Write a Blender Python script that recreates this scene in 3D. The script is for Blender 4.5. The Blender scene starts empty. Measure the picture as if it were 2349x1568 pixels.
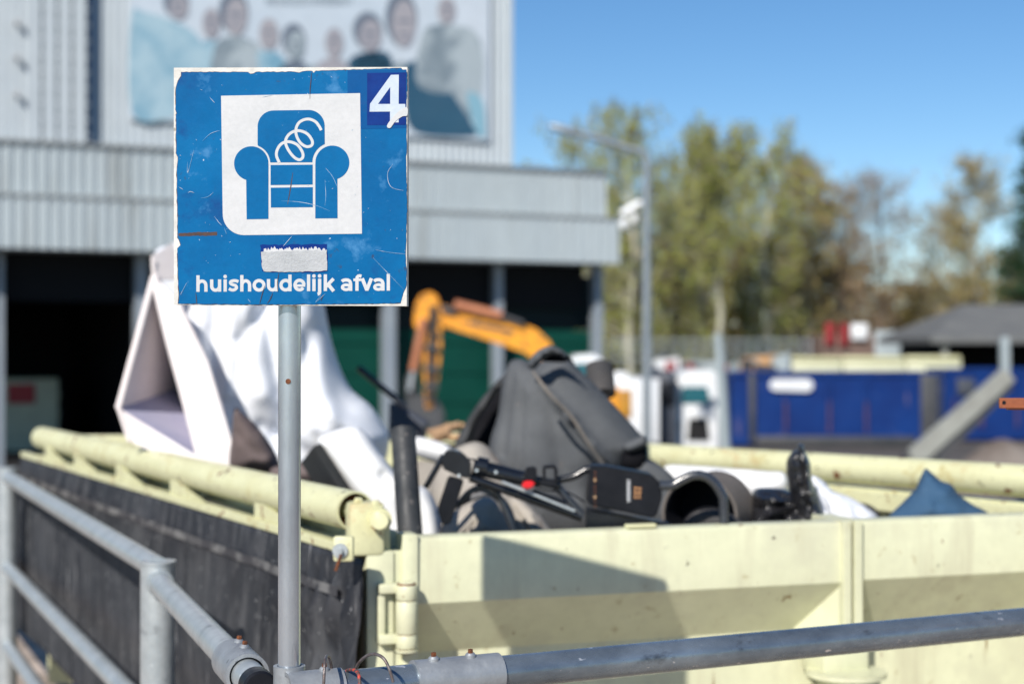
import bpy, bmesh, math, random
import numpy as np
from mathutils import Vector, noise
from mathutils.geometry import delaunay_2d_cdt, tessellate_polygon
random.seed(7); R = math.radians
sc = bpy.context.scene
col = bpy.context.collection
# ------------------------------------------------------------------ camera, sky, sun
F, CX, HY, CH = 3587.0, 1174.0, 803.0, 1.65
cd = bpy.data.cameras.new('camera'); cam = bpy.data.objects.new('camera', cd); col.objects.link(cam)
cam.location = (0, 0, CH); cam.rotation_euler = (R(90) + math.atan(19 / F), 0, 0)
cd.lens = 55; cd.sensor_width = 36; cd.clip_start = .05; cd.clip_end = 3000
cd.dof.use_dof = True; cd.dof.focus_distance = 2.60; cd.dof.aperture_fstop = 2.75
cd.dof.aperture_blades = 0
sc.camera = cam
SUN = Vector((.412, 1.0, -.772)).normalized()
el = math.asin(-SUN.z); az = math.atan2(-SUN.x, -SUN.y)
w = bpy.data.worlds.new('World'); sc.world = w; w.use_nodes = True
nt = w.node_tree; bg = nt.nodes['Background']; bg.inputs[1].default_value = .090
sk = nt.nodes.new('ShaderNodeTexSky'); sk.sky_type = 'NISHITA'; sk.sun_disc = False
sk.sun_elevation = el; sk.sun_rotation = az; sk.altitude = 1500; sk.air_density = 1.0; sk.dust_density = 0; sk.ozone_density = 2.6
hs = nt.nodes.new('ShaderNodeHueSaturation'); hs.inputs['Hue'].default_value = .500; hs.inputs['Saturation'].default_value = 1.22; nt.links.new(sk.outputs[0], hs.inputs['Color']); nt.links.new(hs.outputs[0], bg.inputs[0])
sd = bpy.data.lights.new('sun', 'SUN'); sd.energy = 5.0; sd.angle = R(.53); sd.color = (1, .94, .855)
so = bpy.data.objects.new('sun', sd); col.objects.link(so); so.rotation_euler = SUN.to_track_quat('-Z', 'Y').to_euler()
vs = sc.view_settings; vs.view_transform = 'Standard'; vs.look = 'None'; vs.gamma = 1; vs.exposure = .34
sc.cycles.use_denoising = True; sc.cycles.max_bounces = 8

# ------------------------------------------------------------------ helpers
def W(px, py, Y): return Vector(((px - CX) / F * Y, Y, CH + (HY - py) / F * Y))
def m_of(px, Y): return px / F * Y

class MB:
    def __init__(s): s.v = []; s.f = []
    def add(s, vs_, fs):
        b = len(s.v); s.v += [tuple(x) for x in vs_]; s.f += [tuple(b + i for i in f) for f in fs]; return s
    def hexa(s, p):  # 8 points: bottom ring 0-3, top ring 4-7
        return s.add(p, [(0, 3, 2, 1), (4, 5, 6, 7), (0, 1, 5, 4), (1, 2, 6, 5), (2, 3, 7, 6), (3, 0, 4, 7)])
    def box(s, x0, x1, y0, y1, z0, z1, M=None, bev=0):
        if bev:
            bm = bmesh.new(); bmesh.ops.create_cube(bm, size=1)
            for v in bm.verts: v.co = Vector(((x0 + x1) / 2 + v.co.x * (x1 - x0), (y0 + y1) / 2 + v.co.y * (y1 - y0), (z0 + z1) / 2 + v.co.z * (z1 - z0)))
            bmesh.ops.bevel(bm, geom=bm.edges[:], offset=bev, segments=2, affect='EDGES', profile=.5)
            bm.verts.index_update(); p = [v.co.copy() for v in bm.verts]; fs = [[v.index for v in f.verts] for f in bm.faces]; bm.free()
        else:
            p = [Vector(q) for q in ((x0, y0, z0), (x1, y0, z0), (x1, y1, z0), (x0, y1, z0), (x0, y0, z1), (x1, y0, z1), (x1, y1, z1), (x0, y1, z1))]
            fs = [(0, 3, 2, 1), (4, 5, 6, 7), (0, 1, 5, 4), (1, 2, 6, 5), (2, 3, 7, 6), (3, 0, 4, 7)]
        if M: p = [M(q) for q in p]
        return s.add(p, fs)
    def tube(s, pts, r, seg=20, cap=True, r2=None, up=None):
        pts = [Vector(p) for p in pts]; n = len(pts); rs = r if isinstance(r, (list, tuple)) else [r if r2 is None else r + (r2 - r) * i / (n - 1) for i in range(n)]
        base = len(s.v); prev = None
        for i, p in enumerate(pts):
            t = (pts[min(i + 1, n - 1)] - pts[max(i - 1, 0)]).normalized()
            if prev is None:
                a = Vector((0, 0, 1)) if abs(t.z) < .9 else Vector((1, 0, 0)); u = t.cross(a).normalized()
            else: u = (prev - t * prev.dot(t)).normalized()
            prev = u; q = t.cross(u)
            for k in range(seg):
                an = 2 * math.pi * k / seg; s.v.append(tuple(p + (u * math.cos(an) + q * math.sin(an)) * rs[i]))
        for i in range(n - 1):
            for k in range(seg):
                a = base + i * seg + k; b = base + i * seg + (k + 1) % seg
                s.f.append((a, b, b + seg, a + seg))
        if cap:
            s.f.append(tuple(base + k for k in range(seg))[::-1]); s.f.append(tuple(base + (n - 1) * seg + k for k in range(seg)))
        return s
    def pipe(s, a, b, r, wall, seg=32):  # hollow open pipe
        a = Vector(a); b = Vector(b); t = (b - a).normalized(); x = Vector((0, 0, 1)) if abs(t.z) < .9 else Vector((1, 0, 0)); u = t.cross(x).normalized(); q = t.cross(u)
        base = len(s.v)
        for P, rr in ((a, r), (b, r), (b, r - wall), (a, r - wall)):
            for k in range(seg):
                an = 2 * math.pi * k / seg; s.v.append(tuple(P + (u * math.cos(an) + q * math.sin(an)) * rr))
        for i in range(4):
            for k in range(seg):
                a1 = base + i * seg + k; b1 = base + i * seg + (k + 1) % seg; c = base + ((i + 1) % 4) * seg
                s.f.append((a1, b1, c + (k + 1) % seg, c + k))
        return s
    def build(s, name, m, parent=None, smooth=None, fix=True):
        me = bpy.data.meshes.new(name); off = parent_loc(parent)
        me.from_pydata([tuple(Vector(v) - off) for v in s.v], [], s.f); me.materials.append(m)
        if fix:
            bm = bmesh.new(); bm.from_mesh(me); bmesh.ops.recalc_face_normals(bm, faces=bm.faces[:]); bm.to_mesh(me); bm.free()
        me.update()
        if smooth:
            me.polygons.foreach_set('use_smooth', [True] * len(me.polygons))
            try: me.set_sharp_from_angle(angle=R(smooth))
            except Exception: pass
        o = bpy.data.objects.new(name, me); col.objects.link(o)
        if parent: o.parent = parent
        return o
def parent_loc(p):
    v = Vector((0, 0, 0))
    while p: v += p.location; p = p.parent
    return v
def tag(o, label=None, cat=None, group=None, kind=None):
    if label: o['label'] = label
    if cat: o['category'] = cat
    if group: o['group'] = group
    if kind: o['kind'] = kind
    return o
def empty(name, loc, label, cat, group=None, rz=0):
    o = bpy.data.objects.new(name, None); col.objects.link(o); o.location = loc; o.rotation_euler = (0, 0, rz); o.empty_display_size = .2
    return tag(o, label, cat, group)
def copy_tree(o, parent=None):
    c = o.copy(); col.objects.link(c); c.parent = parent
    for ch in list(o.children): copy_tree(ch, c)
    return c

# ------------------------------------------------------------------ materials
def mat(name, c, rough=.6, metal=0, c2=None, sc_=4.0, lo=.35, hi=.65, stretch=(1, 1, 1), bump=0, bsc=40, spots=(), spec=.5, coat=0, island=None, rot=(0, 0, 0), drips=()):
    m = bpy.data.materials.new(name); m.use_nodes = True; n = m.node_tree; L = n.links; b = n.nodes['Principled BSDF']
    b.inputs['Roughness'].default_value = rough; b.inputs['Metallic'].default_value = metal
    if rough >= .65 and spec == .5: spec = .12
    b.inputs['Specular IOR Level'].default_value = spec; b.inputs['Coat Weight'].default_value = coat
    tc = n.nodes.new('ShaderNodeTexCoord'); mp = n.nodes.new('ShaderNodeMapping'); mp.inputs['Scale'].default_value = stretch; mp.inputs['Rotation'].default_value = rot
    L.new(tc.outputs['Object'], mp.inputs[0])
    def nz(scale, detail=6, src=mp):
        t = n.nodes.new('ShaderNodeTexNoise'); t.inputs['Scale'].default_value = scale; t.inputs['Detail'].default_value = detail; t.inputs['Roughness'].default_value = .62
        L.new(src.outputs[0], t.inputs['Vector']); return t
    def ramp(src, a, z, ca=(0, 0, 0, 1), cz=(1, 1, 1, 1)):
        r = n.nodes.new('ShaderNodeValToRGB'); r.color_ramp.elements[0].position = a; r.color_ramp.elements[1].position = z
        r.color_ramp.elements[0].color = ca; r.color_ramp.elements[1].color = cz; L.new(src, r.inputs[0]); return r
    c4 = (*c, 1); d4 = (*(c2 or c), 1)
    if island:
        g = n.nodes.new('ShaderNodeNewGeometry'); r = n.nodes.new('ShaderNodeValToRGB'); r.color_ramp.elements[0].color = (*island[0], 1)
        r.color_ramp.elements[1].color = (*island[-1], 1)
        for i, q in enumerate(island[1:-1]): e = r.color_ramp.elements.new((i + 1) / (len(island) - 1)); e.color = (*q, 1)
        L.new(g.outputs['Random Per Island'], r.inputs[0]); cur = r.outputs[0]
    else:
        t = nz(sc_); cur = ramp(t.outputs[0], lo, hi, c4, d4).outputs[0]
        fine = nz(sc_ * 9, 3); rr = ramp(fine.outputs[0], .2, .8, (.88, .88, .88, 1), (1.0, 1.0, 1.0, 1))
        mx = n.nodes.new('ShaderNodeMix'); mx.data_type = 'RGBA'; mx.blend_type = 'MULTIPLY'; mx.inputs[0].default_value = 1
        L.new(cur, mx.inputs[6]); L.new(rr.outputs[0], mx.inputs[7]); cur = mx.outputs[2]
    for (sc3, ssc, th, soft) in spots:
        t = nz(ssc, 8); r = ramp(t.outputs[0], th, th + soft)
        mx = n.nodes.new('ShaderNodeMix'); mx.data_type = 'RGBA'; L.new(r.outputs[0], mx.inputs[0]); L.new(cur, mx.inputs[6]); mx.inputs[7].default_value = (*sc3, 1); cur = mx.outputs[2]
    for (sc3, ssc, th, soft, st) in drips:
        m2 = n.nodes.new('ShaderNodeMapping'); m2.inputs['Scale'].default_value = (1, 1, st); m2.inputs['Location'].default_value = (3.7, 1.9, .4); L.new(tc.outputs['Object'], m2.inputs[0])
        t = nz(ssc, 7, m2); r = ramp(t.outputs[0], th, th + soft); mx = n.nodes.new('ShaderNodeMix'); mx.data_type = 'RGBA'; L.new(r.outputs[0], mx.inputs[0]); L.new(cur, mx.inputs[6]); mx.inputs[7].default_value = (*sc3, 1); cur = mx.outputs[2]
    L.new(cur, b.inputs['Base Color'])
    if not island:
        t = nz(sc_ * 3, 4); r = ramp(t.outputs[0], .3, .7, (rough * .8,) * 3 + (1,), (min(1, rough * 1.2),) * 3 + (1,)); L.new(r.outputs[0], b.inputs['Roughness'])
    if bump:
        t = nz(bsc, 6); bu = n.nodes.new('ShaderNodeBump'); bu.inputs['Strength'].default_value = bump; bu.inputs['Distance'].default_value = .01
        L.new(t.outputs[0], bu.inputs['Height']); L.new(bu.outputs[0], b.inputs['Normal'])
    return m
rust = (.16, .055, .02)
M = {}
M['pale'] = mat('pale_green_paint', (.63, .64, .45), .42, c2=(.575, .585, .405), sc_=3, bump=.12, bsc=14, spots=[((.50, .50, .36), 3.5, .54, .12), ((.42, .39, .24), 24, .635, .05), (rust, 33, .69, .02), ((.10, .085, .06), 22, .685, .02)], drips=[((.48, .47, .33), 9, .53, .16, .12), ((.22, .15, .07), 19, .66, .03, .09)])
M['pale_tube'] = mat('pale_green_tube_paint', (.62, .62, .39), .45, c2=(.56, .55, .33), sc_=6, bump=.12, bsc=30, spots=[((.45, .40, .2), 9, .59, .08), (rust, 16, .63, .02), ((.1, .085, .05), 26, .64, .02), ((.48, .37, .20), 6, .63, .06)])
M['galv'] = mat('galvanised_steel', (.39, .43, .45), .38, .5, c2=(.50, .54, .56), sc_=16, bump=.05, bsc=60, spots=[((.62, .66, .68), 30, .67, .03), ((.22, .24, .26), 9, .64, .06)])
M['galv_dark'] = mat('worn_galvanised_tube', (.15, .185, .225), .27, .7, c2=(.34, .40, .45), sc_=6, lo=.30, hi=.72, bump=.06, bsc=50, stretch=(1, 1, 2.2), spots=[((.80, .80, .80), 30, .655, .02), ((.10, .11, .125), 7, .60, .08)])
M['cast'] = mat('cast_fitting_metal', (.28, .30, .325), .48, .5, c2=(.36, .385, .41), sc_=20, bump=.10, bsc=90, spots=[((.13, .14, .15), 22, .66, .04), ((.55, .57, .6), 60, .7, .03)])
M['pole'] = mat('sign_pole_steel', (.44, .49, .55), .22, .75, c2=(.56, .61, .67), sc_=9, bump=.03, bsc=60, stretch=(1, 1, .35), spots=[((.66, .70, .74), 45, .72, .02), ((.15, .17, .19), 55, .74, .02)])
M['rust'] = mat('rusty_steel', (.22, .075, .03), .75, .1, c2=(.09, .04, .025), sc_=60, bump=.3, bsc=120)
M['rust_orange'] = mat('rusty_orange_steel', (.34, .10, .035), .6, .1, c2=(.17, .05, .025), sc_=14, bump=.2, bsc=60)
M['blackplastic'] = mat('black_plastic', (.005, .006, .009), .42, c2=(.010, .011, .015), sc_=10, bump=.03, spec=.2)
M['blackmetal'] = mat('black_painted_metal', (.004, .005, .008), .22, c2=(.008, .010, .015), sc_=8, spec=.6)
M['blue'] = mat('blue_sticker', (.0, .085, .245), .55, spec=.08, c2=(.0, .115, .30), sc_=7, lo=.35, hi=.65, bump=.06, bsc=160, spots=[((.004, .055, .19), 12, .56, .14), ((.03, .045, .09), 34, .64, .06), ((.04, .17, .36), 20, .60, .12), ((.4, .5, .6), 130, .70, .01)])
M['blue2'] = mat('armchair_blue', (.0, .095, .26), .55, spec=.08, c2=(.0, .11, .29), sc_=12, bump=.05, bsc=160, spots=[((.03, .05, .11), 26, .69, .06), ((.5, .6, .7), 110, .78, .01)])
M['darkblue'] = mat('dark_blue_sticker', (.0, .018, .15), .5, spec=.1, c2=(.0, .03, .19), sc_=30, bump=.05, spots=[((.15, .22, .42), 50, .68, .05)])
M['midblue'] = mat('mid_blue_film', (.0, .06, .215), .55, spec=.08, c2=(.0, .075, .24), sc_=12, spots=[((.012, .06, .2), 16, .62, .10)])
M['signwhite'] = mat('sign_white', (.50, .51, .525), .5, spec=.3, c2=(.455, .47, .485), sc_=14, bump=.04, bsc=120, spots=[((.35, .36, .37), 75, .735, .02), ((.12, .12, .12), 120, .77, .01)])
M['lightblue'] = mat('faded_number_white', (.36, .44, .54), .45, c2=(.46, .52, .59), sc_=25)
M['margin'] = mat('worn_white_panel', (.60, .595, .57), .6, c2=(.48, .47, .44), sc_=30, bump=.15, bsc=200, spots=[((.28, .26, .22), 45, .64, .06), ((.5, .2, .07), 18, .705, .03)])
M['tape'] = mat('grey_woven_patch', (.33, .35, .37), .65, c2=(.42, .44, .46), sc_=20, bump=.3, bsc=240)
M['dirt'] = mat('dark_dirt', (.05, .04, .045), .8, c2=(.10, .06, .05), sc_=40)
M['scratch'] = mat('scratch_white', (.10, .26, .44), .6, c2=(.50, .56, .62), sc_=45, lo=.42, hi=.6)
M['whitefab'] = mat('white_fabric', (.76, .78, .82), .85, c2=(.70, .73, .79), sc_=3, bump=.2, bsc=8, spots=[((.62, .60, .58), 5, .62, .15)])
M['whitefoam'] = mat('white_foam', (.78, .79, .80), .8, c2=(.73, .74, .75), sc_=4, bump=.1, bsc=20)
M['whiteboard'] = mat('white_board', (.74, .70, .70), .55, c2=(.66, .60, .59), sc_=4, bump=.05)
M['greige'] = mat('greige_lining', (.72, .66, .66), .8, c2=(.78, .72, .72), sc_=3)
M['brownfab'] = mat('brown_fabric', (.135, .105, .105), .9, c2=(.17, .135, .13), sc_=8, bump=.2, bsc=50)
M['greyfab'] = mat('charcoal_fabric', (.088, .094, .102), .9, c2=(.112, .118, .125), sc_=5, bump=.25, bsc=60, spots=[((.16, .14, .13), 9, .66, .05)])
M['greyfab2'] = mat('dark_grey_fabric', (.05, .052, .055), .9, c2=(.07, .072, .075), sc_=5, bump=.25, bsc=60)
M['beige'] = mat('beige_cloth', (.40, .365, .32), .9, c2=(.32, .295, .265), sc_=6, bump=.2, bsc=40, spots=[((.24, .2, .17), 12, .63, .08)])
M['greytrim'] = mat('grey_trim_cloth', (.13, .13, .14), .85, c2=(.18, .18, .19), sc_=10)
M['binbag'] = mat('black_bin_bag', (.010, .010, .012), .3, c2=(.018, .018, .021), sc_=9, bump=.8, bsc=26, spec=.8)
M['denim'] = mat('blue_cushion_fabric', (.035, .085, .16), .9, c2=(.05, .10, .17), sc_=10, bump=.25, bsc=60, spots=[((.10, .13, .13), 16, .6, .08)])
M['net'] = mat('dark_tarp_mesh', (.014, .016, .021), .66, spec=.25, c2=(.045, .048, .055), sc_=1.6, lo=.36, hi=.68, stretch=(1, 1, .8), bump=.25, bsc=24, spots=[((.10, .103, .11), 26, .58, .14), ((.34, .35, .36), 60, .66, .03)], drips=[((.070, .072, .078), 16, .47, .26, .30), ((.022, .023, .028), 12, .54, .18, .35), ((.20, .20, .205), 26, .62, .08, .14)])
M['tubeblack'] = mat('black_pipe', (.022, .025, .029), .55, spec=.3, c2=(.045, .048, .052), sc_=14, bump=.1, spots=[((.17, .15, .14), 34, .64, .03)])
M['wood'] = mat('splintered_wood', (.42, .24, .12), .8, c2=(.55, .36, .2), sc_=20, bump=.3)
M['card'] = mat('cardboard', (.36, .24, .15), .85, c2=(.30, .19, .11), sc_=12)
M['slate'] = mat('slate_board', (.04, .048, .065), .6, c2=(.055, .062, .08), sc_=8)
M['clad'] = mat('grey_cladding', (.40, .455, .485), .45, .1, c2=(.43, .485, .51), sc_=.5, stretch=(1, 1, .3), spots=[((.22, .24, .24), .8, .62, .12)], drips=[((.27, .29, .29), 1.1, .52, .2, .12)])
M['cladup'] = mat('light_cladding', (.44, .49, .53), .5, .1, c2=(.47, .52, .55), sc_=.5, stretch=(1, 1, .3))
M['gutter'] = mat('gutter_grey', (.19, .21, .22), .6, c2=(.25, .26, .26), sc_=2)
M['navy'] = mat('navy_strip', (.008, .035, .085), .5)
M['glassy'] = mat('blue_grey_glass', (.03, .05, .09), .25, c2=(.10, .13, .18), sc_=.6, spec=.6)
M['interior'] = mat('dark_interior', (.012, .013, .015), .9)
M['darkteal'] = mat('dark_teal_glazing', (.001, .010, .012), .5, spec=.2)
M['greendoor'] = mat('dark_green_door', (.001, .042, .031), .6, spec=.15, c2=(.002, .052, .038), sc_=.7)
M['column'] = mat('steel_column', (.26, .30, .35), .5, .2, c2=(.30, .34, .38), sc_=2)
M['poster'] = mat('poster_sky', (.50, .56, .63), .5, c2=(.44, .52, .60), sc_=.25)
M['orange'] = mat('orange_machine_paint', (.78, .33, .02), .4, c2=(.70, .27, .02), sc_=1.5, spots=[((.13, .07, .03), 6, .56, .05)])
M['machdark'] = mat('dark_machine_steel', (.035, .04, .045), .55, c2=(.06, .06, .065), sc_=3)
M['copper'] = mat('reddish_cylinder', (.50, .20, .10), .45, .2, c2=(.42, .16, .08), sc_=2)
M['skyblue'] = mat('container_blue', (.002, .020, .12), .55, spec=.2, c2=(.003, .032, .165), sc_=.8, bump=.1, bsc=4, spots=[((.10, .09, .17), 1.6, .64, .08), ((.12, .05, .03), 3.5, .69, .04)], drips=[((.13, .10, .14), 2.2, .62, .08, .15)])
M['van'] = mat('white_van_paint', (.74, .76, .78), .3, c2=(.70, .72, .74), sc_=1)
M['windscreen'] = mat('teal_windscreen', (.012, .10, .13), .15, spec=.6)
M['amber'] = mat('amber_panel', (.52, .26, .03), .4, c2=(.35, .17, .03), sc_=4)
M['tyre'] = mat('tyre_rubber', (.018, .018, .019), .8)
M['rubber'] = mat('rubber_grey', (.05, .05, .053), .75, c2=(.075, .07, .068), sc_=9, bump=.2)
M['lampmetal'] = mat('lamp_post_metal', (.21, .25, .285), .45, .3, c2=(.26, .30, .335), sc_=2)
M['roof'] = mat('dark_grey_roof', (.12, .125, .13), .8, c2=(.15, .155, .155), sc_=1)
M['red'] = mat('red_paint', (.52, .03, .035), .5, c2=(.42, .03, .035), sc_=.6)
M['greypanel'] = mat('grey_panel', (.30, .35, .37), .5)
M['beamgrey'] = mat('weathered_beam', (.30, .31, .28), .6, c2=(.22, .22, .20), sc_=3, spots=[((.40, .36, .26), 6, .64, .06)])
M['rubble'] = mat('rubble', (.21, .185, .165), .95, c2=(.11, .09, .08), sc_=1.6, bump=.5, bsc=3)
M['birch'] = mat('birch_bark', (.46, .45, .36), .9, c2=(.34, .33, .25), sc_=3, spots=[((.05, .045, .04), 4, .62, .03)])
M['bark'] = mat('brown_bark', (.12, .095, .08), .9, c2=(.09, .07, .06), sc_=4)
M['twig'] = mat('twigs', (.28, .235, .20), .9, c2=(.20, .165, .15), sc_=3)
M['leaf_birch'] = mat('birch_leaves', (.2, .2, .05), .6, island=[(.17, .215, .03), (.26, .31, .045), (.35, .37, .07), (.27, .26, .07), (.18, .18, .06)])
M['leaf_brown'] = mat('brown_buds', (.2, .2, .05), .7, island=[(.22, .13, .09), (.32, .21, .11), (.28, .24, .10), (.36, .25, .14)])
M['leaf_sparse'] = mat('sparse_leaves', (.2, .2, .05), .7, island=[(.27, .25, .09), (.36, .26, .11), (.24, .25, .11)])
M['leaf_dark'] = mat('conifer_needles', (.02, .05, .02), .7, island=[(.012, .035, .018), (.02, .055, .022), (.035, .065, .03)])
M['leaf_bush'] = mat('bush_leaves', (.1, .1, .03), .7, island=[(.13, .13, .035), (.20, .17, .05), (.24, .19, .07), (.15, .11, .06)])
M['skin'] = mat('poster_skin', (.27, .27, .31), .6, c2=(.33, .32, .35), sc_=1)
M['hair'] = mat('poster_dark', (.11, .14, .19), .6)
M['jacket'] = mat('poster_jacket', (.32, .46, .54), .6, c2=(.15, .31, .42), sc_=.9, lo=.4, hi=.6)
M['deepblue'] = mat('poster_deep_blue', (.015, .07, .13), .6, c2=(.025, .09, .15), sc_=.5)
M['teal'] = mat('poster_teal', (.20, .38, .48), .6)
M['grey1'] = mat('poster_grey', (.17, .22, .26), .6, c2=(.34, .40, .44), sc_=1.2, lo=.42, hi=.58)
M['wire_red'] = mat('red_flaked_wire', (.50, .05, .03), .6, c2=(.08, .05, .045), sc_=55, lo=.42, hi=.5, bump=.3, bsc=120)
M['wire_grey'] = mat('bare_wire', (.22, .20, .20), .4, .6, c2=(.12, .08, .07), sc_=70, bump=.2, bsc=150)
M['bucketblue'] = mat('bright_blue', (.01, .07, .40), .5)

# paving and yard ground
def ground_mat():
    m = bpy.data.materials.new('paving_tiles'); m.use_nodes = True; n = m.node_tree; L = n.links; b = n.nodes['Principled BSDF']; b.inputs['Roughness'].default_value = .85
    tc = n.nodes.new('ShaderNodeTexCoord'); mp = n.nodes.new('ShaderNodeMapping'); mp.inputs['Rotation'].default_value = (0, 0, R(24)); L.new(tc.outputs['Object'], mp.inputs[0])
    br = n.nodes.new('ShaderNodeTexBrick'); br.offset = 0; br.inputs['Scale'].default_value = 1; br.inputs['Brick Width'].default_value = .3; br.inputs['Row Height'].default_value = .3
    br.inputs['Mortar Size'].default_value = .006; br.inputs['Color1'].default_value = (.42, .34, .28, 1); br.inputs['Color2'].default_value = (.50, .41, .34, 1); br.inputs['Mortar'].default_value = (.10, .085, .06, 1)
    L.new(mp.outputs[0], br.inputs[0])
    t = n.nodes.new('ShaderNodeTexNoise'); t.inputs['Scale'].default_value = 2.4; t.inputs['Detail'].default_value = 8; L.new(tc.outputs['Object'], t.inputs[0])
    r = n.nodes.new('ShaderNodeValToRGB'); r.color_ramp.elements[0].position = .35; r.color_ramp.elements[1].position = .6; r.color_ramp.elements[0].color = (.45, .42, .38, 1); L.new(t.outputs[0], r.inputs[0])
    mx = n.nodes.new('ShaderNodeMix'); mx.data_type = 'RGBA'; mx.blend_type = 'MULTIPLY'; mx.inputs[0].default_value = .8
    L.new(br.outputs[0], mx.inputs[6]); L.new(r.outputs[0], mx.inputs[7]); L.new(mx.outputs[2], b.inputs['Base Color']); return m
M['asphalt'] = mat('asphalt', (.085, .08, .078), .9, c2=(.13, .12, .115), sc_=.35, bump=.2, bsc=20)
def gz(Y): return 0.0 if Y < 9 else (-1.45 if Y > 35 else -1.45 * (Y - 9) / 26)
def ground(name, ys, x0, x1, m, dz):
    g = MB()
    for a, b in zip(ys, ys[1:]): g.add([(x0, a, gz(a) + dz), (x1, a, gz(a) + dz), (x1, b, gz(b) + dz), (x0, b, gz(b) + dz)], [(0, 1, 2, 3)])
    o = g.build(name, m, fix=False); o['kind'] = 'structure'
ground('ground', [-60, 9, 35, 900], -700, 700, M['asphalt'], 0)
ground('pavement', [-8, 9, 17], -14, 12, ground_mat(), .004)

# ------------------------------------------------------------------ sheets, strokes, lumps
def prism(mb, loops, fn, o0, o1):
    """flat shape in 2D picture units, mapped by fn(u, v, off), between offsets o0 (back) and o1 (front)"""
    flat = [p for l in loops for p in l]
    tri = tessellate_polygon([[Vector((p[0], p[1], 0)) for p in l] for l in loops])
    N = len(flat); vs_ = [fn(p[0], p[1], o1) for p in flat] + [fn(p[0], p[1], o0) for p in flat]
    fs = [tuple(t) for t in tri] + [tuple(i + N for i in t)[::-1] for t in tri]; k = 0
    for l in loops:
        for i in range(len(l)):
            a = k + i; b = k + (i + 1) % len(l); fs.append((a, b, b + N, a + N))
        k += len(l)
    mb.add(vs_, fs); return mb
def smooth_pts(pts, n=6, closed=False):
    out = []; P = [Vector(p) for p in pts]; c = len(P)
    for i in range(c if closed else c - 1):
        p0 = P[(i - 1) % c] if closed else P[max(i - 1, 0)]; p1 = P[i]; p2 = P[(i + 1) % c] if closed else P[i + 1]
        p3 = P[(i + 2) % c] if closed else P[min(i + 2, c - 1)]
        for k in range(n):
            t = k / n; out.append(.5 * ((2 * p1) + (p2 - p0) * t + (2 * p0 - 5 * p1 + 4 * p2 - p3) * t * t + (3 * p1 - p0 - 3 * p2 + p3) * t ** 3))
    if not closed: out.append(P[-1])
    return out
def stroke(mb, pts, wd, fn, off, step=0, taper=False):
    P = [Vector((p[0], p[1])) for p in pts]; n = len(P); vs_ = []
    for i, p in enumerate(P):
        t = (P[min(i + 1, n - 1)] - P[max(i - 1, 0)]).normalized(); nn = Vector((-t.y, t.x))
        ww = wd / 2 * ((.25 + .75 * math.sin(math.pi * min(max(i / (n - 1), .05), .95))) if taper else 1)
        for sg in (-1, 1): q = p + nn * ww * sg; vs_.append(fn(q.x, q.y, off + step * i))
    mb.add(vs_, [(2 * i, 2 * i + 1, 2 * i + 3, 2 * i + 2) for i in range(n - 1)])
def jag(pts, step=14, amp=3.0, rnd=None):
    rnd = rnd or random; out = []
    for i in range(len(pts)):
        a = pts[i]; b = pts[(i + 1) % len(pts)]; d = math.hypot(b[0] - a[0], b[1] - a[1]); n = max(1, int(d / step))
        for k in range(n):
            t = k / n; out.append((a[0] + (b[0] - a[0]) * t + rnd.uniform(-amp, amp) * (k > 0), a[1] + (b[1] - a[1]) * t + rnd.uniform(-amp, amp) * (k > 0)))
    return out
def seg_d(p, a, b):
    ax, ay = a; bx, by = b; dx, dy = bx - ax, by - ay; t = ((p[0] - ax) * dx + (p[1] - ay) * dy) / (dx * dx + dy * dy + 1e-9); t = min(1, max(0, t))
    return math.hypot(p[0] - ax - dx * t, p[1] - ay - dy * t)
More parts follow.
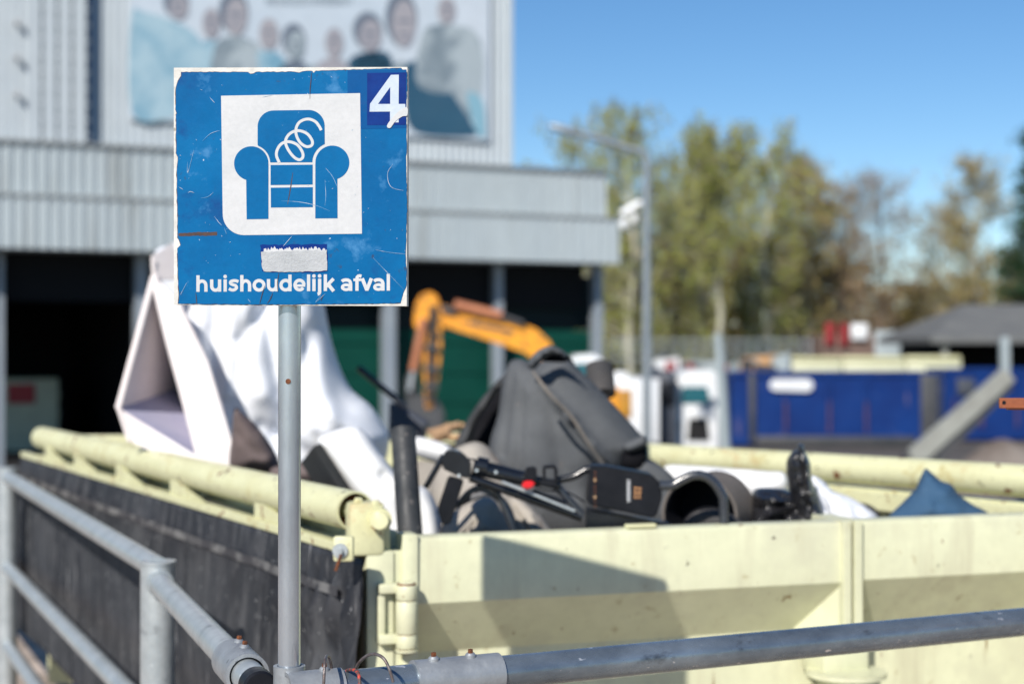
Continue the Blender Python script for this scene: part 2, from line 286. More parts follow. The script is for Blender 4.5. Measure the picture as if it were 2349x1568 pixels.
def lump(name, outline, Y, thick, m, parent=None, edge=.12, tx=0, ty=0, creases=(), nz=.012, nsc=5, step=9, rounded=True, back=.8, sharp=60):
    ol = [(p.x, p.y) for p in smooth_pts([(a, b, 0) for a, b in outline], 5, True)] if rounded else jag(outline, step, 0)
    xs = [p[0] for p in ol]; ys = [p[1] for p in ol]; pc = (min(xs) + max(xs)) / 2; qc = (min(ys) + max(ys)) / 2
    def inside(p):
        c = False; j = len(ol) - 1
        for i in range(len(ol)):
            if (ol[i][1] > p[1]) != (ol[j][1] > p[1]) and p[0] < (ol[j][0] - ol[i][0]) * (p[1] - ol[i][1]) / (ol[j][1] - ol[i][1]) + ol[i][0]: c = not c
            j = i
        return c
    pts = [Vector(p) for p in ol]; n0 = len(pts); y = min(ys); row = 0
    dist = {}
    while y < max(ys):
        x = min(xs) + (row % 2) * step / 2
        while x < max(xs):
            if inside((x, y)):
                d = min(seg_d((x, y), ol[i], ol[(i + 1) % n0]) for i in range(0, n0))
                if d > step * .35: dist[len(pts)] = d; pts.append(Vector((x, y)))
            x += step
        y += step * .87; row += 1
    vs2, _, fs2, ov, _, _ = delaunay_2d_cdt(pts, [(i, (i + 1) % n0) for i in range(n0)], [], 1, 1e-5)
    fr = []; bk = []
    for i, v in enumerate(vs2):
        o = ov[i][0] if ov[i] else 0; d = dist.get(o, 0); Yb = Y + tx * (v.x - pc) + ty * (v.y - qc)
        h = math.sqrt(max(0, 1 - (1 - min(d * Y / F / edge, 1)) ** 2)); P0 = W(v.x, v.y, Yb)
        k = thick * h + h * nz * 2 * noise.noise(P0 * nsc) + h * nz * noise.noise(P0 * nsc * 3.1)
        for (x1, y1, x2, y2, amp, wd) in creases: k += h * amp * math.exp(-(seg_d((v.x, v.y), (x1, y1), (x2, y2)) / wd) ** 2)
        fr.append(W(v.x, v.y, Yb - k)); bk.append(W(v.x, v.y, Yb + thick * h * back) if o in dist else None)
    mb = MB(); b0 = len(fr); mp_ = {}; vs_ = list(fr)
    for i, q in enumerate(bk):
        if q is None: mp_[i] = i
        else: mp_[i] = len(vs_); vs_.append(q)
    mb.add(vs_, [tuple(f) for f in fs2] + [tuple(mp_[i] for i in f)[::-1] for f in fs2])
    return mb.build(name, m, parent, smooth=sharp)

# ------------------------------------------------------------------ SIGN
SY = 2.60; th = R(-3.5)
SC = W(665, 428, SY); rv = Vector((math.cos(th), math.sin(th), 0)); nv = Vector((math.sin(th), -math.cos(th), 0))
def S(u, v, off=0):
    px = (600 + u / 1.4255) * .57325; py = (200 + v / 1.4255) * .57325
    # ray through the pixel meets the turned sign plane
    d = Vector(((px - CX) / F, 1, (HY - py) / F)); o = Vector((0, 0, CH)); t = (SC - o).dot(nv) / d.dot(nv)
    return o + d * t + nv * off
sign = empty('waste_sign', W(664, 1540, 2.63) * 1, 'square blue household waste sign with white armchair pictogram and number 4 on a steel pole', 'sign')
sign.location = Vector((W(664, 1540, 2.635).x, 2.635, .90))
mb = MB(); prism(mb, [[(134, 101), (1467, 97), (1464, 1460), (136, 1452)]], S, -.022, 0); mb.build('panel', M['margin'], sign)
ko = [(178, 128), (420, 127), (560, 128), (572, 138), (590, 136), (605, 127), (820, 126), (850, 131), (870, 124), (925, 122), (932, 133), (945, 120), (1240, 112), (1430, 104), (1445, 122), (1464, 128), (1466, 210), (1459, 330), (1463, 520), (1460, 640), (1464, 800), (1466, 900), (1460, 1100), (1457, 1160), (1463, 1280), (1462, 1340), (1440, 1400), (1428, 1442), (1300, 1446), (1000, 1449), (600, 1451), (200, 1447), (162, 1445), (166, 1400), (160, 1280), (158, 1130), (176, 1112), (168, 1085), (158, 1070), (159, 1040), (153, 700), (160, 612), (149, 590), (150, 450), (148, 370), (153, 362), (146, 342), (148, 220), (160, 178), (178, 150)]
rr = random.Random(3); mb = MB(); prism(mb, [jag([((u - 800) * 1.0035 + 799, (v - 780) * 1.004 + 780) for u, v in ko], 16, 2.2, rr)], S, 0, .0004); mb.build('torn_edge', M['dirt'], sign)
rr = random.Random(3); mb = MB(); prism(mb, [jag(ko, 16, 2.0, rr)], S, .0004, .0009); face = mb.build('blue_sheet', M['blue'], sign)
mb = MB(); prism(mb, [[(1126, 118), (1462, 112), (1461, 446), (1200, 452), (1200, 244), (1126, 246)]], S, .0009, .0012); mb.build('film_patch', M['midblue'], sign)
arc = lambda cx, cy, r, a0, a1, n=14: [(cx + r * math.cos(R(a0 + (a1 - a0) * i / n)), cy + r * math.sin(R(a0 + (a1 - a0) * i / n))) for i in range(n + 1)]
pic = MB(); prism(pic, [[(405, 262), (1198, 247), (1209, 1048), (540, 1056)] + arc(536, 935, 121, 90, 180, 12)[1:]], S, .0009, .0014); pico = pic.build('pictogram_panel', M['signwhite'], sign)
ch = MB(); A0, A1 = .0014, .0018
prism(ch, [[(614, 543), (614, 430)] + arc(705, 437, 91, 180, 270, 10)[1:] + arc(905, 434, 91, 270, 360, 10) + [(997, 536)] + arc(1040, 643, 114, -112, -176, 8) + [(927, 641), (688, 642)] + arc(578, 648, 108, -4, -68, 8)], S, A0, A1)
prism(ch, [[(676, 964), (552, 966), (549, 742)] + arc(578, 648, 98, 106, 352, 26) + [(676, 660)]], S, A0, A1)
prism(ch, [[(943, 961), (943, 655)] + arc(1040, 643, 97, 188, 434, 26) + [(1069, 735), (1070, 960)]], S, A0, A1)
prism(ch, [[(688, 657), (928, 655), (928, 768), (688, 771)]], S, A0, A1); prism(ch, [[(689, 786), (929, 783), (929, 897), (690, 899)]], S, A0, A1)
ch.build('armchair', M['blue2'], pico)
co = MB(); stroke(co, smooth_pts([(738, 644, 0), (722, 605, 0), (726, 570, 0), (750, 536, 0), (790, 524, 0), (838, 540, 0), (868, 580, 0), (872, 612, 0), (852, 627, 0), (822, 612, 0), (790, 572, 0), (773, 528, 0), (785, 492, 0), (815, 468, 0), (855, 462, 0), (898, 480, 0), (925, 518, 0), (922, 545, 0), (892, 552, 0), (858, 530, 0), (836, 490, 0), (833, 452, 0), (848, 418, 0), (878, 399, 0), (912, 396, 0), (945, 411, 0), (965, 436, 0), (977, 459, 0)], 6), 16, S, .0019, 2e-6)
co.build('coil_spring', M['signwhite'], pico)
nb = MB(); prism(nb, [[(1238, 132), (1461, 129), (1458, 428), (1238, 430)]], S, .0012, .0015); numo = nb.build('number_plate', M['darkblue'], sign)
nb = MB(); prism(nb, [[(1419, 142), (1374, 143), (1255, 308), (1252, 353), (1369, 352), (1369, 414), (1418, 414), (1418, 350), (1456, 348), (1456, 309), (1418, 309)], [(1370, 212), (1370, 309), (1300, 309)]], S, .0015, .0018); nb.build('numeral', M['lightblue'], numo)
nb = MB(); prism(nb, [smooth_pts([(1352, 432, 0), (1370, 446, 0), (1400, 408, 0), (1440, 380, 0), (1467, 374, 0), (1467, 328, 0), (1430, 342, 0), (1390, 378, 0)], 4, True)], S, .0018, .0026); nb.build('peeled_strip', M['signwhite'], numo)
pt = MB(); prism(pt, [jag([(628, 1112), (1010, 1108), (1014, 1262), (980, 1268), (740, 1270), (640, 1262)], 18, 4)], S, .0009, .0012); po = pt.build('patch_underlayer', M['darkblue'], sign)
pt = MB()
rr = random.Random(9); top = [(650 + i * 6, 1132 + rr.uniform(-9, 12) + 5 * math.sin(i * .5)) for i in range(59)]
prism(pt, [[(648, 1160)] + top + [(1004, 1158)]], S, .0012, .0014); pt.build('paper_residue', M['signwhite'], po)
pt = MB(); prism(pt, [jag([(634, 1152), (1009, 1140), (1010, 1258), (975, 1262), (735, 1266), (650, 1262), (640, 1240)], 15, 2.5)], S, .0014, .0022); pt.build('woven_patch', M['tape'], po)
sm = MB(); prism(sm, [jag([(163, 1046), (250, 1040), (383, 1038), (383, 1058), (200, 1061), (163, 1060)], 12, 2)], S, .0009, .0011)
sm.build('brown_smear', M['dirt'], sign)
for p in ([(921, 128), (918, 170), (913, 225), (912, 280)], [(262, 1385), (266, 1420), (268, 1448)], [(655, 1345), (640, 1395), (626, 1447)], [(735, 1272), (728, 1325), (730, 1380)], [(700, 1385), (690, 1415), (668, 1447)], [(990, 1395), (982, 1410), (975, 1430)], [(815, 700), (800, 800), (785, 880)]):
    sm = MB(); stroke(sm, smooth_pts([(a, b, 0) for a, b in p], 4), 4 if p[0][0] != 815 else 6, S, .0019, 0, True); sm.build('crease_mark', M['dirt'], sign)
sk_ = MB(); rr = random.Random(21)
SCR = [[(290, 845), (330, 838), (362, 812)], [(368, 950), (395, 985), (412, 1002)], [(1385, 652), (1356, 700), (1362, 760), (1390, 790), (1445, 802)], [(1287, 1140), (1370, 1155), (1458, 1164)], [(1273, 1185), (1340, 1255), (1450, 1368)], [(750, 862), (840, 866), (940, 885), (1025, 918)], [(1002, 675), (1040, 720), (1068, 780)], [(998, 740), (1003, 830), (998, 888)], [(215, 640), (216, 700), (250, 572)], [(218, 815), (232, 808), (252, 815)], [(340, 270), (368, 302)], [(975, 1400), (945, 1438), (1000, 1390)], [(165, 782), (190, 796)], [(300, 520), (345, 478), (398, 460)], [(425, 1015), (437, 1050)], [(175, 1395), (212, 1325)], [(560, 1420), (575, 1440)], [(810, 1062), (760, 1120)], [(640, 270), (700, 258)], [(1030, 150), (1040, 158)], [(285, 225), (300, 230)]]
for p in SCR: stroke(sk_, smooth_pts([(a, b, 0) for a, b in p], 5), 2.2, S, .00192, 0, True)
CL = [(rr.uniform(190, 1430), rr.uniform(170, 1420)) for _ in range(13)]
for i in range(44):
    cu, cv = CL[i % 13]; u = min(1440, max(170, cu + rr.gauss(0, 45))); v = min(1430, max(150, cv + rr.gauss(0, 45))); a = rr.uniform(0, math.pi); l = rr.uniform(2, 11)
    stroke(sk_, [(u, v), (u + math.cos(a) * l / 2, v + math.sin(a) * l / 2), (u + math.cos(a) * l, v + math.sin(a) * l)], rr.uniform(1.5, 3.2), S, .00196, 0, True)
sk_.build('scratches', M['scratch'], sign)
LW = 18.8; LT = MB(); loff = [.00125]
def LS(u0, pts, closed=False, n=6, sm=True, wd=LW):
    q = [(a, b, 0) for a, b in pts]; q = [(p.x, p.y) for p in (smooth_pts(q, n, closed) if sm else [Vector(p) for p in q])]
    if closed: q.append(q[0]); q.append(q[1])
    stroke(LT, [(u0 + a, 1379 - (u0 + a - 265) * .006 - b) for a, b in q], wd, S, loff[0]); loff[0] += 3e-6
def ring(cx, cy, rx, ry, a0=0, a1=360, n=26): return [(cx + rx * math.cos(R(a0 + (a1 - a0) * i / n)), cy + ry * math.sin(R(a0 + (a1 - a0) * i / n))) for i in range(n + 1)]
h_ = LW / 2
def L_h(u, wd, asc=94): LS(u, [(h_, 0), (h_, asc)], sm=False); LS(u, [(h_ + 1, 34)] + ring(wd / 2, 36, wd / 2 - h_, 25, 178, 0, 12) + [(wd - h_, 0)], sm=False)
def L_u(u, wd): LS(u, [(wd - h_, 0), (wd - h_, 70)], sm=False); LS(u, [(wd - h_ - 1, 36)] + ring(wd / 2, 33, wd / 2 - h_, 24.5, 0, -180, 12) + [(h_, 70)], sm=False)
def L_i(u, j=False):
    LS(u, [(h_, 70), (h_, 0)] if not j else [(h_, 70), (h_, -2)] + ring(h_ - 14, -4, 14, 13.5, 0, -80, 8), sm=False); LS(u, ring(h_, 86, 5.2, 5.2, 0, 360, 14), sm=False, wd=10.5)
def L_a(u, wd): LS(u, [(wd - h_, 0), (wd - h_, 44)], sm=False); LS(u, [(5, 54), (13, 60), (26, 62.5), (40, 61), (50, 54), (wd - h_, 42)]); LS(u, ring(wd / 2 - 3, 21, wd / 2 - h_ - 1, 13.5), sm=False, wd=17)
L_h(265, 64); L_u(343, 64); L_i(420)
LS(447, [(58, 56), (46, 61), (30, 62), (15, 57), (14, 46), (28, 39), (42, 34), (47, 22), (38, 12), (22, 9), (4, 17)], wd=17.5)
L_h(515, 63); LS(585.5, ring(37, 35, 37 - h_, 27), sm=False); L_u(667, 64)
LS(738, ring(36, 35, 36 - h_, 27), sm=False); LS(738, [(70 - h_, 0), (70 - h_, 95)], sm=False)
LS(818, ring(35, 35, 35 - h_, 27, 2, 325), sm=False); LS(818, [(12, 32), (68, 32)], sm=False, wd=14)
LS(895.5, [(h_, 0), (h_, 95)], sm=False); L_i(926); L_i(958.5, True)
LS(991, [(h_, 0), (h_, 95)], sm=False); LS(991, [(12, 24), (56, 70)], sm=False, wd=19); LS(991, [(24, 40), (57, -1)], sm=False, wd=20)
L_a(1090, 64); LS(1160, [(20.5, 0), (20.5, 70), (22, 78), (28, 84), (36, 85.5), (46, 83)], sm=False); LS(1160, [(0, 63), (44, 63)], sm=False, wd=15)
LS(1201, [(9.5, 71), (36, 4)], sm=False, wd=20); LS(1201, [(62, 71), (36, 4)], sm=False, wd=20); LS(1201, [(28, 8), (44, 8)], sm=False, wd=16)
L_a(1274, 64); LS(1350, [(h_, 0), (h_, 96)], sm=False)
LT.build('lettering', M['signwhite'], sign, fix=False)
PX = sign.location.x
mb = MB(); mb.tube([(PX, 2.635, 1.02), (PX, 2.635, 1.30), (PX, 2.635, 2.05)], .0189, 40); mb.build('pole', M['pole'], sign, smooth=40)
mb = MB(); mb.tube([(PX + .0005, 2.6145, 1.598), (PX + .0005, 2.6165, 1.598)], .0045, 10); mb.build('rust_spot', M['rust'], sign)
mb = MB()
for z in (1.78, 2.02): mb.box(PX - .035, PX + .035, 2.622, 2.66, z - .015, z + .015, bev=.004)
mb.build('clamp', M['cast'], sign)

# ------------------------------------------------------------------ RAILING
HR = .569; zr = CH - HR
rail = empty('tube_railing', (PX, 2.60, 0), 'grey galvanised tube railing with round posts in front of the pale green container', 'railing')
def P(px, py, h): Y = h * F / (py - HY); return Vector(((px - CX) / F * Y, Y, CH - h))
rA = Vector((PX, 2.60, zr)); rd = Vector((1.416, .67, 0)).normalized(); rB = rA + rd * 2.6
mb = MB(); mb.tube([rA + rd * .012, rB], .0295, 40); mb.build('rail', M['galv_dark'], rail, smooth=40)
def sleeve(a, b, r, name='sleeve', hollow=True, m=M['cast']):
    mb = MB(); mb.pipe(a, b, r, .0065, 40); o = mb.build(name, m, rail, smooth=40); return o
def bolt(p, d, parent, s=1.0):
    p = Vector(p); d = Vector(d).normalized(); mb = MB(); mb.tube([p - d * .004, p + d * .003 * s, p + d * .0065 * s], [.0105 * s, .0098 * s, .0065 * s], 16); o = mb.build('bolt_seat', M['cast'], parent, smooth=35)
    mb = MB(); mb.tube([p + d * .006 * s, p + d * .0125 * s], .0052 * s, 6); mb.build('bolt', M['rust'], parent)
def atpx(px):  # point on right rail axis that shows at column px
    k = (px - CX) / F; t = (k * rA.y - rA.x) / (rd.x - k * rd.y); return rA + rd * t
sl = sleeve(atpx(948), atpx(1143), .0355)
for px in (995, 1079): bolt(atpx(px) + Vector((0, -.006, .0352)), (0, -.12, 1), sl, .95)
sl2 = sleeve(rA + rd * .0, atpx(782), .0345); bolt(atpx(745) + Vector((0, -.004, .0343)), (0, -.1, 1), sl2, .85)
# vertical socket for the sign pole
mb = MB(); mb.pipe((PX, 2.635, .985), (PX, 2.635, CH - (1524 - HY) / F * 2.635), .0268, .0065, 44); sk0 = mb.build('socket', M['cast'], rail, smooth=40)
mb = MB(); mb.tube([(PX, 2.635, 0), (PX, 2.635, .99)], .0255, 32); mb.build('post', M['galv'], rail, smooth=40)
P1 = Vector((-.905, 4.0, 0)); P2 = Vector((-2.215, 6.87, 0))
def post(p, r, top, m=M['galv']):
    mb = MB(); mb.tube([p, p + Vector((0, 0, top))], r, 36); mb.tube([p + Vector((0, 0, top)), p + Vector((0, 0, top + .007))], r + .003, 36)
    o = mb.build('post', m, rail, smooth=40); mb = MB(); mb.box(p.x - .09, p.x + .09, p.y - .09, p.y + .09, .004, .016); mb.build('base_plate', m, o)
    return o
post(P1, .0435, CH - (1291 - HY) / F * 4.0); post(P2, .043, CH - (1075 - HY) / F * 6.87)
lz = lambda p, z: Vector((p.x, p.y, z))
E1 = Vector((-.437, 2.672, zr)); zn = CH - .590; zf = CH - .556; dl = (lz(P1, zn) - E1).normalized()
mb = MB(); mb.tube([E1 + dl * .0, lz(P1, zn)], .0285, 36); mb.build('rail', M['galv'], rail, smooth=40)
mb = MB(); mb.tube([E1 - dl * .045, E1 - dl * .040, E1 + dl * .001], [.026, .0297, .0302], 36); mb.build('end_cap', M['blackplastic'], rail, smooth=30)
mb = MB(); e = lz(P1, zn) - dl * .048; mb.pipe(e - dl * .012, e + dl * .012, .034, .005, 36); mb.build('collar', M['galv'], rail, smooth=40)
s3 = sleeve(E1 + dl * .080, E1 + dl * .245, .0385)
for t in (.15, .21): bolt(E1 + dl * t + Vector((.006, 0, .0375)), (.12, 0, 1), s3, .95)
mb = MB(); mb.tube([lz(P1, zf), lz(P2, zf)], .0295, 32); mb.build('rail', M['galv'], rail, smooth=40)
for z in (.70, .36):
    mb = MB(); mb.tube([lz(P2, z), lz(P1, z)], .0285, 32); mb.build('rail', M['galv'], rail, smooth=40)
    mb = MB(); mb.tube([lz(P1, z), lz(E1, z)], .0285, 32); mb.build('rail', M['galv'], rail, smooth=40)
P3 = P2 + (P2 - P1) * 1.0
for z in (zf, .70, .36):
    mb = MB(); mb.tube([lz(P2, z), lz(P3, z)], .0285, 24); mb.build('rail', M['galv'], rail, smooth=40)
post(Vector((rB.x, rB.y, 0)), .0435, zr + .05)
# wires wound over the rail
def wire(name, pts, Y, r, m, label, dY=None):
    mb = MB(); q = [W(a, b, Y if dY is None else y) for (a, b, *y_) in pts for y in [y_[0] if y_ else Y]]
    mb.tube([Vector(x) for x in smooth_pts(q, 6)], r, 10); o = mb.build(name, m, None, smooth=60); return tag(o, label, 'wire')
Yw = 2.545
wire('steel_wire', [(741, 1600, 2.55), (743, 1560, 2.545), (745, 1520, 2.555), (749, 1503, 2.585), (756, 1508, 2.62), (762, 1540, 2.64), (762, 1590, 2.645)], 0, .0026, M['wire_grey'], 'bare steel wire loop over the railing fitting, next to the sign pole socket', 1)
wire('steel_wire', [(792, 1540, 2.65), (800, 1534, 2.63), (812, 1534, 2.60), (822, 1543, 2.57), (826, 1570, 2.56), (826, 1600, 2.56)], 0, .0028, M['wire_red'], 'short red flaked wire hooked over the railing tube', 1)
wire('steel_wire', [(812, 1545, 2.68), (822, 1520, 2.66), (840, 1503, 2.64), (860, 1498, 2.62), (880, 1508, 2.605), (893, 1532, 2.60), (902, 1562, 2.60)], 0, .0027, M['wire_grey'], 'long arched brown wire with worn red paint standing above the railing tube', 1)

# ------------------------------------------------------------------ CONTAINER
zt = 1.197
cont = empty('waste_container', (-.24, 3.77, 0), 'pale green open waste container full of rubbish, directly behind the railing', 'container')
eD = Vector((.9523, .3052, 0)); eN = Vector((.3052, -.9523, 0)); E0 = Vector((-.2405, 3.767, 0))
def EF(t, o, z): return E0 + eD * t + eN * o + Vector((0, 0, z))
def door(t0, t1, zb, name):
    prof = [(-.062, zt - .004), (-.050, zt + .004), (-.018, zt + .004), (-.006, zt), (0, zt - .012), (0, zb + .004), (-.003, zb), (-.128, zb - .132), (-.134, zb - .14), (-.134, .42), (-.02, .30), (-.02, .12), (-.16, .12), (-.16, zt - .03), (-.062, zt - .03)]
    mb = MB(); n = len(prof); N = 14; vs_ = []
    for k in range(N + 1):
        t = t0 + (t1 - t0) * k / N
        for j, (o, z) in enumerate(prof):
            wv = .0025 * noise.noise(Vector((t * 3, z * 4, 1.3))); vs_.append(EF(t, o + wv, z))
    fs = [(k * n + j, k * n + (j + 1) % n, (k + 1) * n + (j + 1) % n, (k + 1) * n + j) for k in range(N) for j in range(n)]
    mb.add(vs_, fs + [tuple(range(n))[::-1], tuple(N * n + j for j in range(n))]); return mb.build(name, M['pale'], cont, smooth=35)
d1 = door(.012, 1.168, 1.036, 'end_door'); d2 = door(1.218, 2.36, 1.040, 'end_door')
for t, d in ((1.162, d1), (1.1955, d2)):   # flanges at the seam
    mb = MB(); mb.box(0, .0225, -.16, .016, .13, zt + .006, lambda p, t=t: EF(t + p.x, p.y, p.z), bev=.002); mb.build('edge_flange', M['pale'], d)
mb = MB(); mb.add([EF(1.169, .001, 1.036), EF(1.169, .001, .90), EF(1.09, -.13, .897), EF(1.163, -.13, .897), EF(1.163, -.13, 1.03)], [(0, 1, 2), (0, 2, 4), (1, 3, 2), (2, 3, 4)]); mb.build('gusset', M['pale'], d1)
mb = MB(); mb.box(1.10, 1.235, -.11, .02, .80, .885, lambda p: EF(p.x, p.y, p.z), bev=.008); lt = mb.build('latch_block', M['pale'], d1, smooth=35)
mb = MB(); mb.tube([EF(1.165, .02, .80), EF(1.165, .02, .812)], .105, 36); mb.build('latch_plate', M['pale'], d1, smooth=35)
mb = MB(); mb.box(.36, .44, -.03, -.005, zt + .004, zt + .014, lambda p: EF(p.x + .2, p.y, p.z), bev=.003); mb.build('weld_lug', M['pale_tube'], d1)
# corner post and hinge
mb = MB(); mb.box(-.112, -.045, -.06, .004, .12, 1.17, lambda p: EF(p.x, p.y, p.z), bev=.004); mb.box(-.045, .010, -.055, -.004, .12, 1.17, lambda p: EF(p.x, p.y, p.z)); cp = mb.build('corner_post', M['pale'], cont, smooth=35)
mb = MB(); mb.box(-.026, .014, -.06, .010, .13, zt + .012, lambda p: EF(p.x, p.y, p.z), bev=.006); mb.build('door_edge', M['pale'], cont, smooth=35)
hg = MB(); cxy = EF(-.022, .034, 0)
hz = lambda py: CH - (py - HY) / F * 3.74
for a, b, r in ((1338, 1372, .0255), (1374, 1449, .0255), (1451, 1482, .0255)):
    hg.tube([Vector((cxy.x, cxy.y, hz(b))), Vector((cxy.x, cxy.y, hz(b) + .003)), Vector((cxy.x, cxy.y, hz(a) - .003)), Vector((cxy.x, cxy.y, hz(a)))], [r - .002, r, r, r - .002], 32)
hg.tube([Vector((cxy.x, cxy.y, hz(1338))), Vector((cxy.x, cxy.y, hz(1332)))], [.021, .017], 32); hg.tube([Vector((cxy.x, cxy.y, hz(1489))), Vector((cxy.x, cxy.y, hz(1484)))], .027, 32)
for py in (1345, 1460): hg.box(-.088, -.03, .004, .03, hz(py) - .013, hz(py) + .010, lambda p: EF(p.x, p.y, p.z), bev=.004)
hg.box(-.088, -.070, .004, .02, hz(1470), hz(1340), lambda p: EF(p.x, p.y, p.z), bev=.004)
hg.build('hinge', M['pale'], cont, smooth=35)
mb = MB(); mb.tube([Vector((cxy.x, cxy.y, hz(1492))), Vector((cxy.x, cxy.y, hz(1334)))], .0225, 24); mb.build('hinge_pin', M['rust'], cont, smooth=35)
# long side: walls, bar, brackets, tube, tarp
sD = Vector((-.475, .88, 0)).normalized(); sN = Vector((-.88, -.475, 0)).normalized(); L0 = Vector((-.355, 3.84, 0)); LEN = 3.8
def SF(t, o, z): return L0 + sD * t + sN * o + Vector((0, 0, z))
mb = MB(); mb.box(-.02, LEN, -.07, -.03, .37, 1.207, lambda p: SF(p.x, p.y, p.z)); mb.build('side_wall', M['pale'], cont)
mb = MB(); mb.box(-.06, LEN + .03, .055, .088, 1.163, 1.185, lambda p: SF(p.x, p.y, p.z), bev=.003); mb.box(-.06, LEN + .03, -.03, .055, 1.163, 1.170, lambda p: SF(p.x, p.y, p.z)); bar = mb.build('top_bar', M['pale_tube'], cont)
zt1, zt2 = CH - .342 - .048, CH - .342 - .048
def tside(px):  # where along the side a column falls
    k = (px - CX) / F; a = L0 + sN * .03; return (k * a.y - a.x) / (sD.x - k * sD.y)
for px in (628, 428, 299, 200, 132):
    t = tside(px); mb = MB(); mb.box(t - .008, t + .008, -.02, .072, 1.183, 1.25, lambda p: SF(p.x, p.y, p.z)); h = .10 if px > 200 else .14
    mb.box(t - .035, t + .035, .060, .074, 1.183, 1.255, lambda p: SF(p.x, p.y, p.z))
    mb.add([SF(t - .02, .066, 1.232), SF(t - .02, .066, 1.186), SF(t - .34, .066, 1.186), SF(t - .02, .076, 1.232), SF(t - .02, .076, 1.186), SF(t - .34, .076, 1.186)], [(0, 1, 2), (3, 5, 4), (0, 3, 4, 1), (0, 2, 5, 3), (1, 4, 5, 2)])
    mb.build('bracket', M['pale_tube'], cont)
tb0 = Vector((W(815, 1172, 3.80).x, 3.80, CH - .390)); tb1 = Vector((W(97, 1003, 7.05).x, 7.05, CH - .393))
td = (tb1 - tb0).normalized()
mb = MB(); mb.pipe(tb0, tb1, .048, .005, 40); mb.build('roller_tube', M['pale_tube'], cont, smooth=40)
mb = MB(); mb.tube([tb0 + td * .05, tb0 + td * .06], .044, 30); mb.build('tube_plug', M['rust'], cont); mb = MB(); mb.tube([tb1 - td * .02, tb1 - td * .01], .0435, 30); mb.build('tube_plug', M['rust'], cont)
# bearing
bc = tb0 - td * .055
mb = MB(); mb.tube([tb0 + td * .05, bc], .021, 24); mb.box(-.040, .045, -.035, .03, -.10, .028, lambda p: bc + Vector((eD.x * p.x + eN.x * p.y, eD.y * p.x + eN.y * p.y, p.z)), bev=.012)
mb.box(.030, .065, -.04, .0, -.10, -.03, lambda p: bc + Vector((eD.x * p.x + eN.x * p.y, eD.y * p.x + eN.y * p.y, p.z)), bev=.004)
bb = mb.build('bearing_block', M['pale_tube'], cont, smooth=40)
kc = W(872, 1193, bc.y - .06)
mb = MB(); mb.tube([kc + Vector((-.01, .07, 0)), kc + Vector((0, .012, 0))], .027, 28); mb.tube([kc + Vector((-.002, .014, 0)), kc + Vector((0, -.004, 0)), kc + Vector((0, -.006, 0))], [.0215, .0215, .019], 28); mb.build('bearing_cap', M['pale_tube'], bb, smooth=35)
for px, py in ((822, 1146), (862, 1152)):
    q = W(px, py, bc.y - .01); mb = MB(); mb.tube([q - Vector((0, 0, .022)), q, q + Vector((0, 0, .006))], [.013, .012, .008], 6); mb.build('bolt', M['pale_tube'], bb)
q = W(780, 1262, 3.585); mb = MB(); mb.box(q.x - .017, q.x + .03, q.y + .006, q.y + .03, q.z - .026, q.z + .032, bev=.006); lug = mb.build('side_lug', M['pale_tube'], cont, smooth=35)
mb = MB(); mb.tube([q, q + Vector((0, .01, 0))], .0175, 24); mb.tube([q + Vector((0, -.012, 0)), q], .007, 12); mb.build('washer_bolt', M['galv'], lug, smooth=40)
mb = MB(); mb.tube([W(782, 1272, 3.57), W(776, 1290, 3.555), W(770, 1308, 3.55)], .0038, 8); mb.build('rusty_pin', M['rust'], lug, smooth=40)
# other side and far end
pR0 = Vector((1.985, 4.46, 0)); rl = Vector((1.532, 4.68, CH - .390)); rf = Vector((W(1483, 1045, 6.1).x, 6.1, CH - (1044 - HY) / F * 6.1)); rdv = (rf - rl).normalized()
ra = rl - rdv * .55; rb_ = rl + rdv * 3.25
mb = MB(); mb.pipe(ra, rb_, .0485, .005, 36); mb.build('roller_tube', M['pale_tube'], cont, smooth=40)
rn = Vector((rdv.y, -rdv.x, 0)).normalized()
def RF(t, o, z): p = ra + rdv * t; return Vector((p.x + rn.x * o, p.y + rn.y * o, z))
mb = MB(); mb.box(-.15, 3.8, -.02, .06, .12, 1.195, lambda p: RF(p.x, p.y, p.z), bev=.004); mb.box(-.15, 3.8, -.05, -.02, 1.13, 1.19, lambda p: RF(p.x, p.y, p.z), bev=.004); mb.build('side_wall', M['pale_tube'], cont)
fa = SF(LEN, -.03, 0); fb = RF(3.8, 0, 0); fd = (fb - fa).normalized(); fn_ = Vector((-fd.y, fd.x, 0)); fl = (fb - fa).length
mb = MB(); mb.box(0, fl, 0, .06, .12, zt + .06, lambda p: Vector((fa.x, fa.y, 0)) + fd * p.x + fn_ * p.y + Vector((0, 0, p.z)), bev=.004); mb.build('far_end_wall', M['pale_tube'], cont)
mb = MB(); c4 = [EF(.0, -.1, .0), EF(2.3, -.1, 0), Vector((fb.x, fb.y, 0)), Vector((fa.x, fa.y, 0))]
mb.hexa([p + Vector((0, 0, .30)) for p in c4] + [p + Vector((0, 0, .36)) for p in c4]); mb.build('floor', M['pale'], cont)
mb = MB()
for t in (.35, 1.95):
    for s_ in (0, 3.2): mb.box(t, t + .12, -.3 - s_, -.15 - s_, .004, .30, lambda p: EF(p.x, p.y, p.z))
mb.build('skid', M['machdark'], cont)
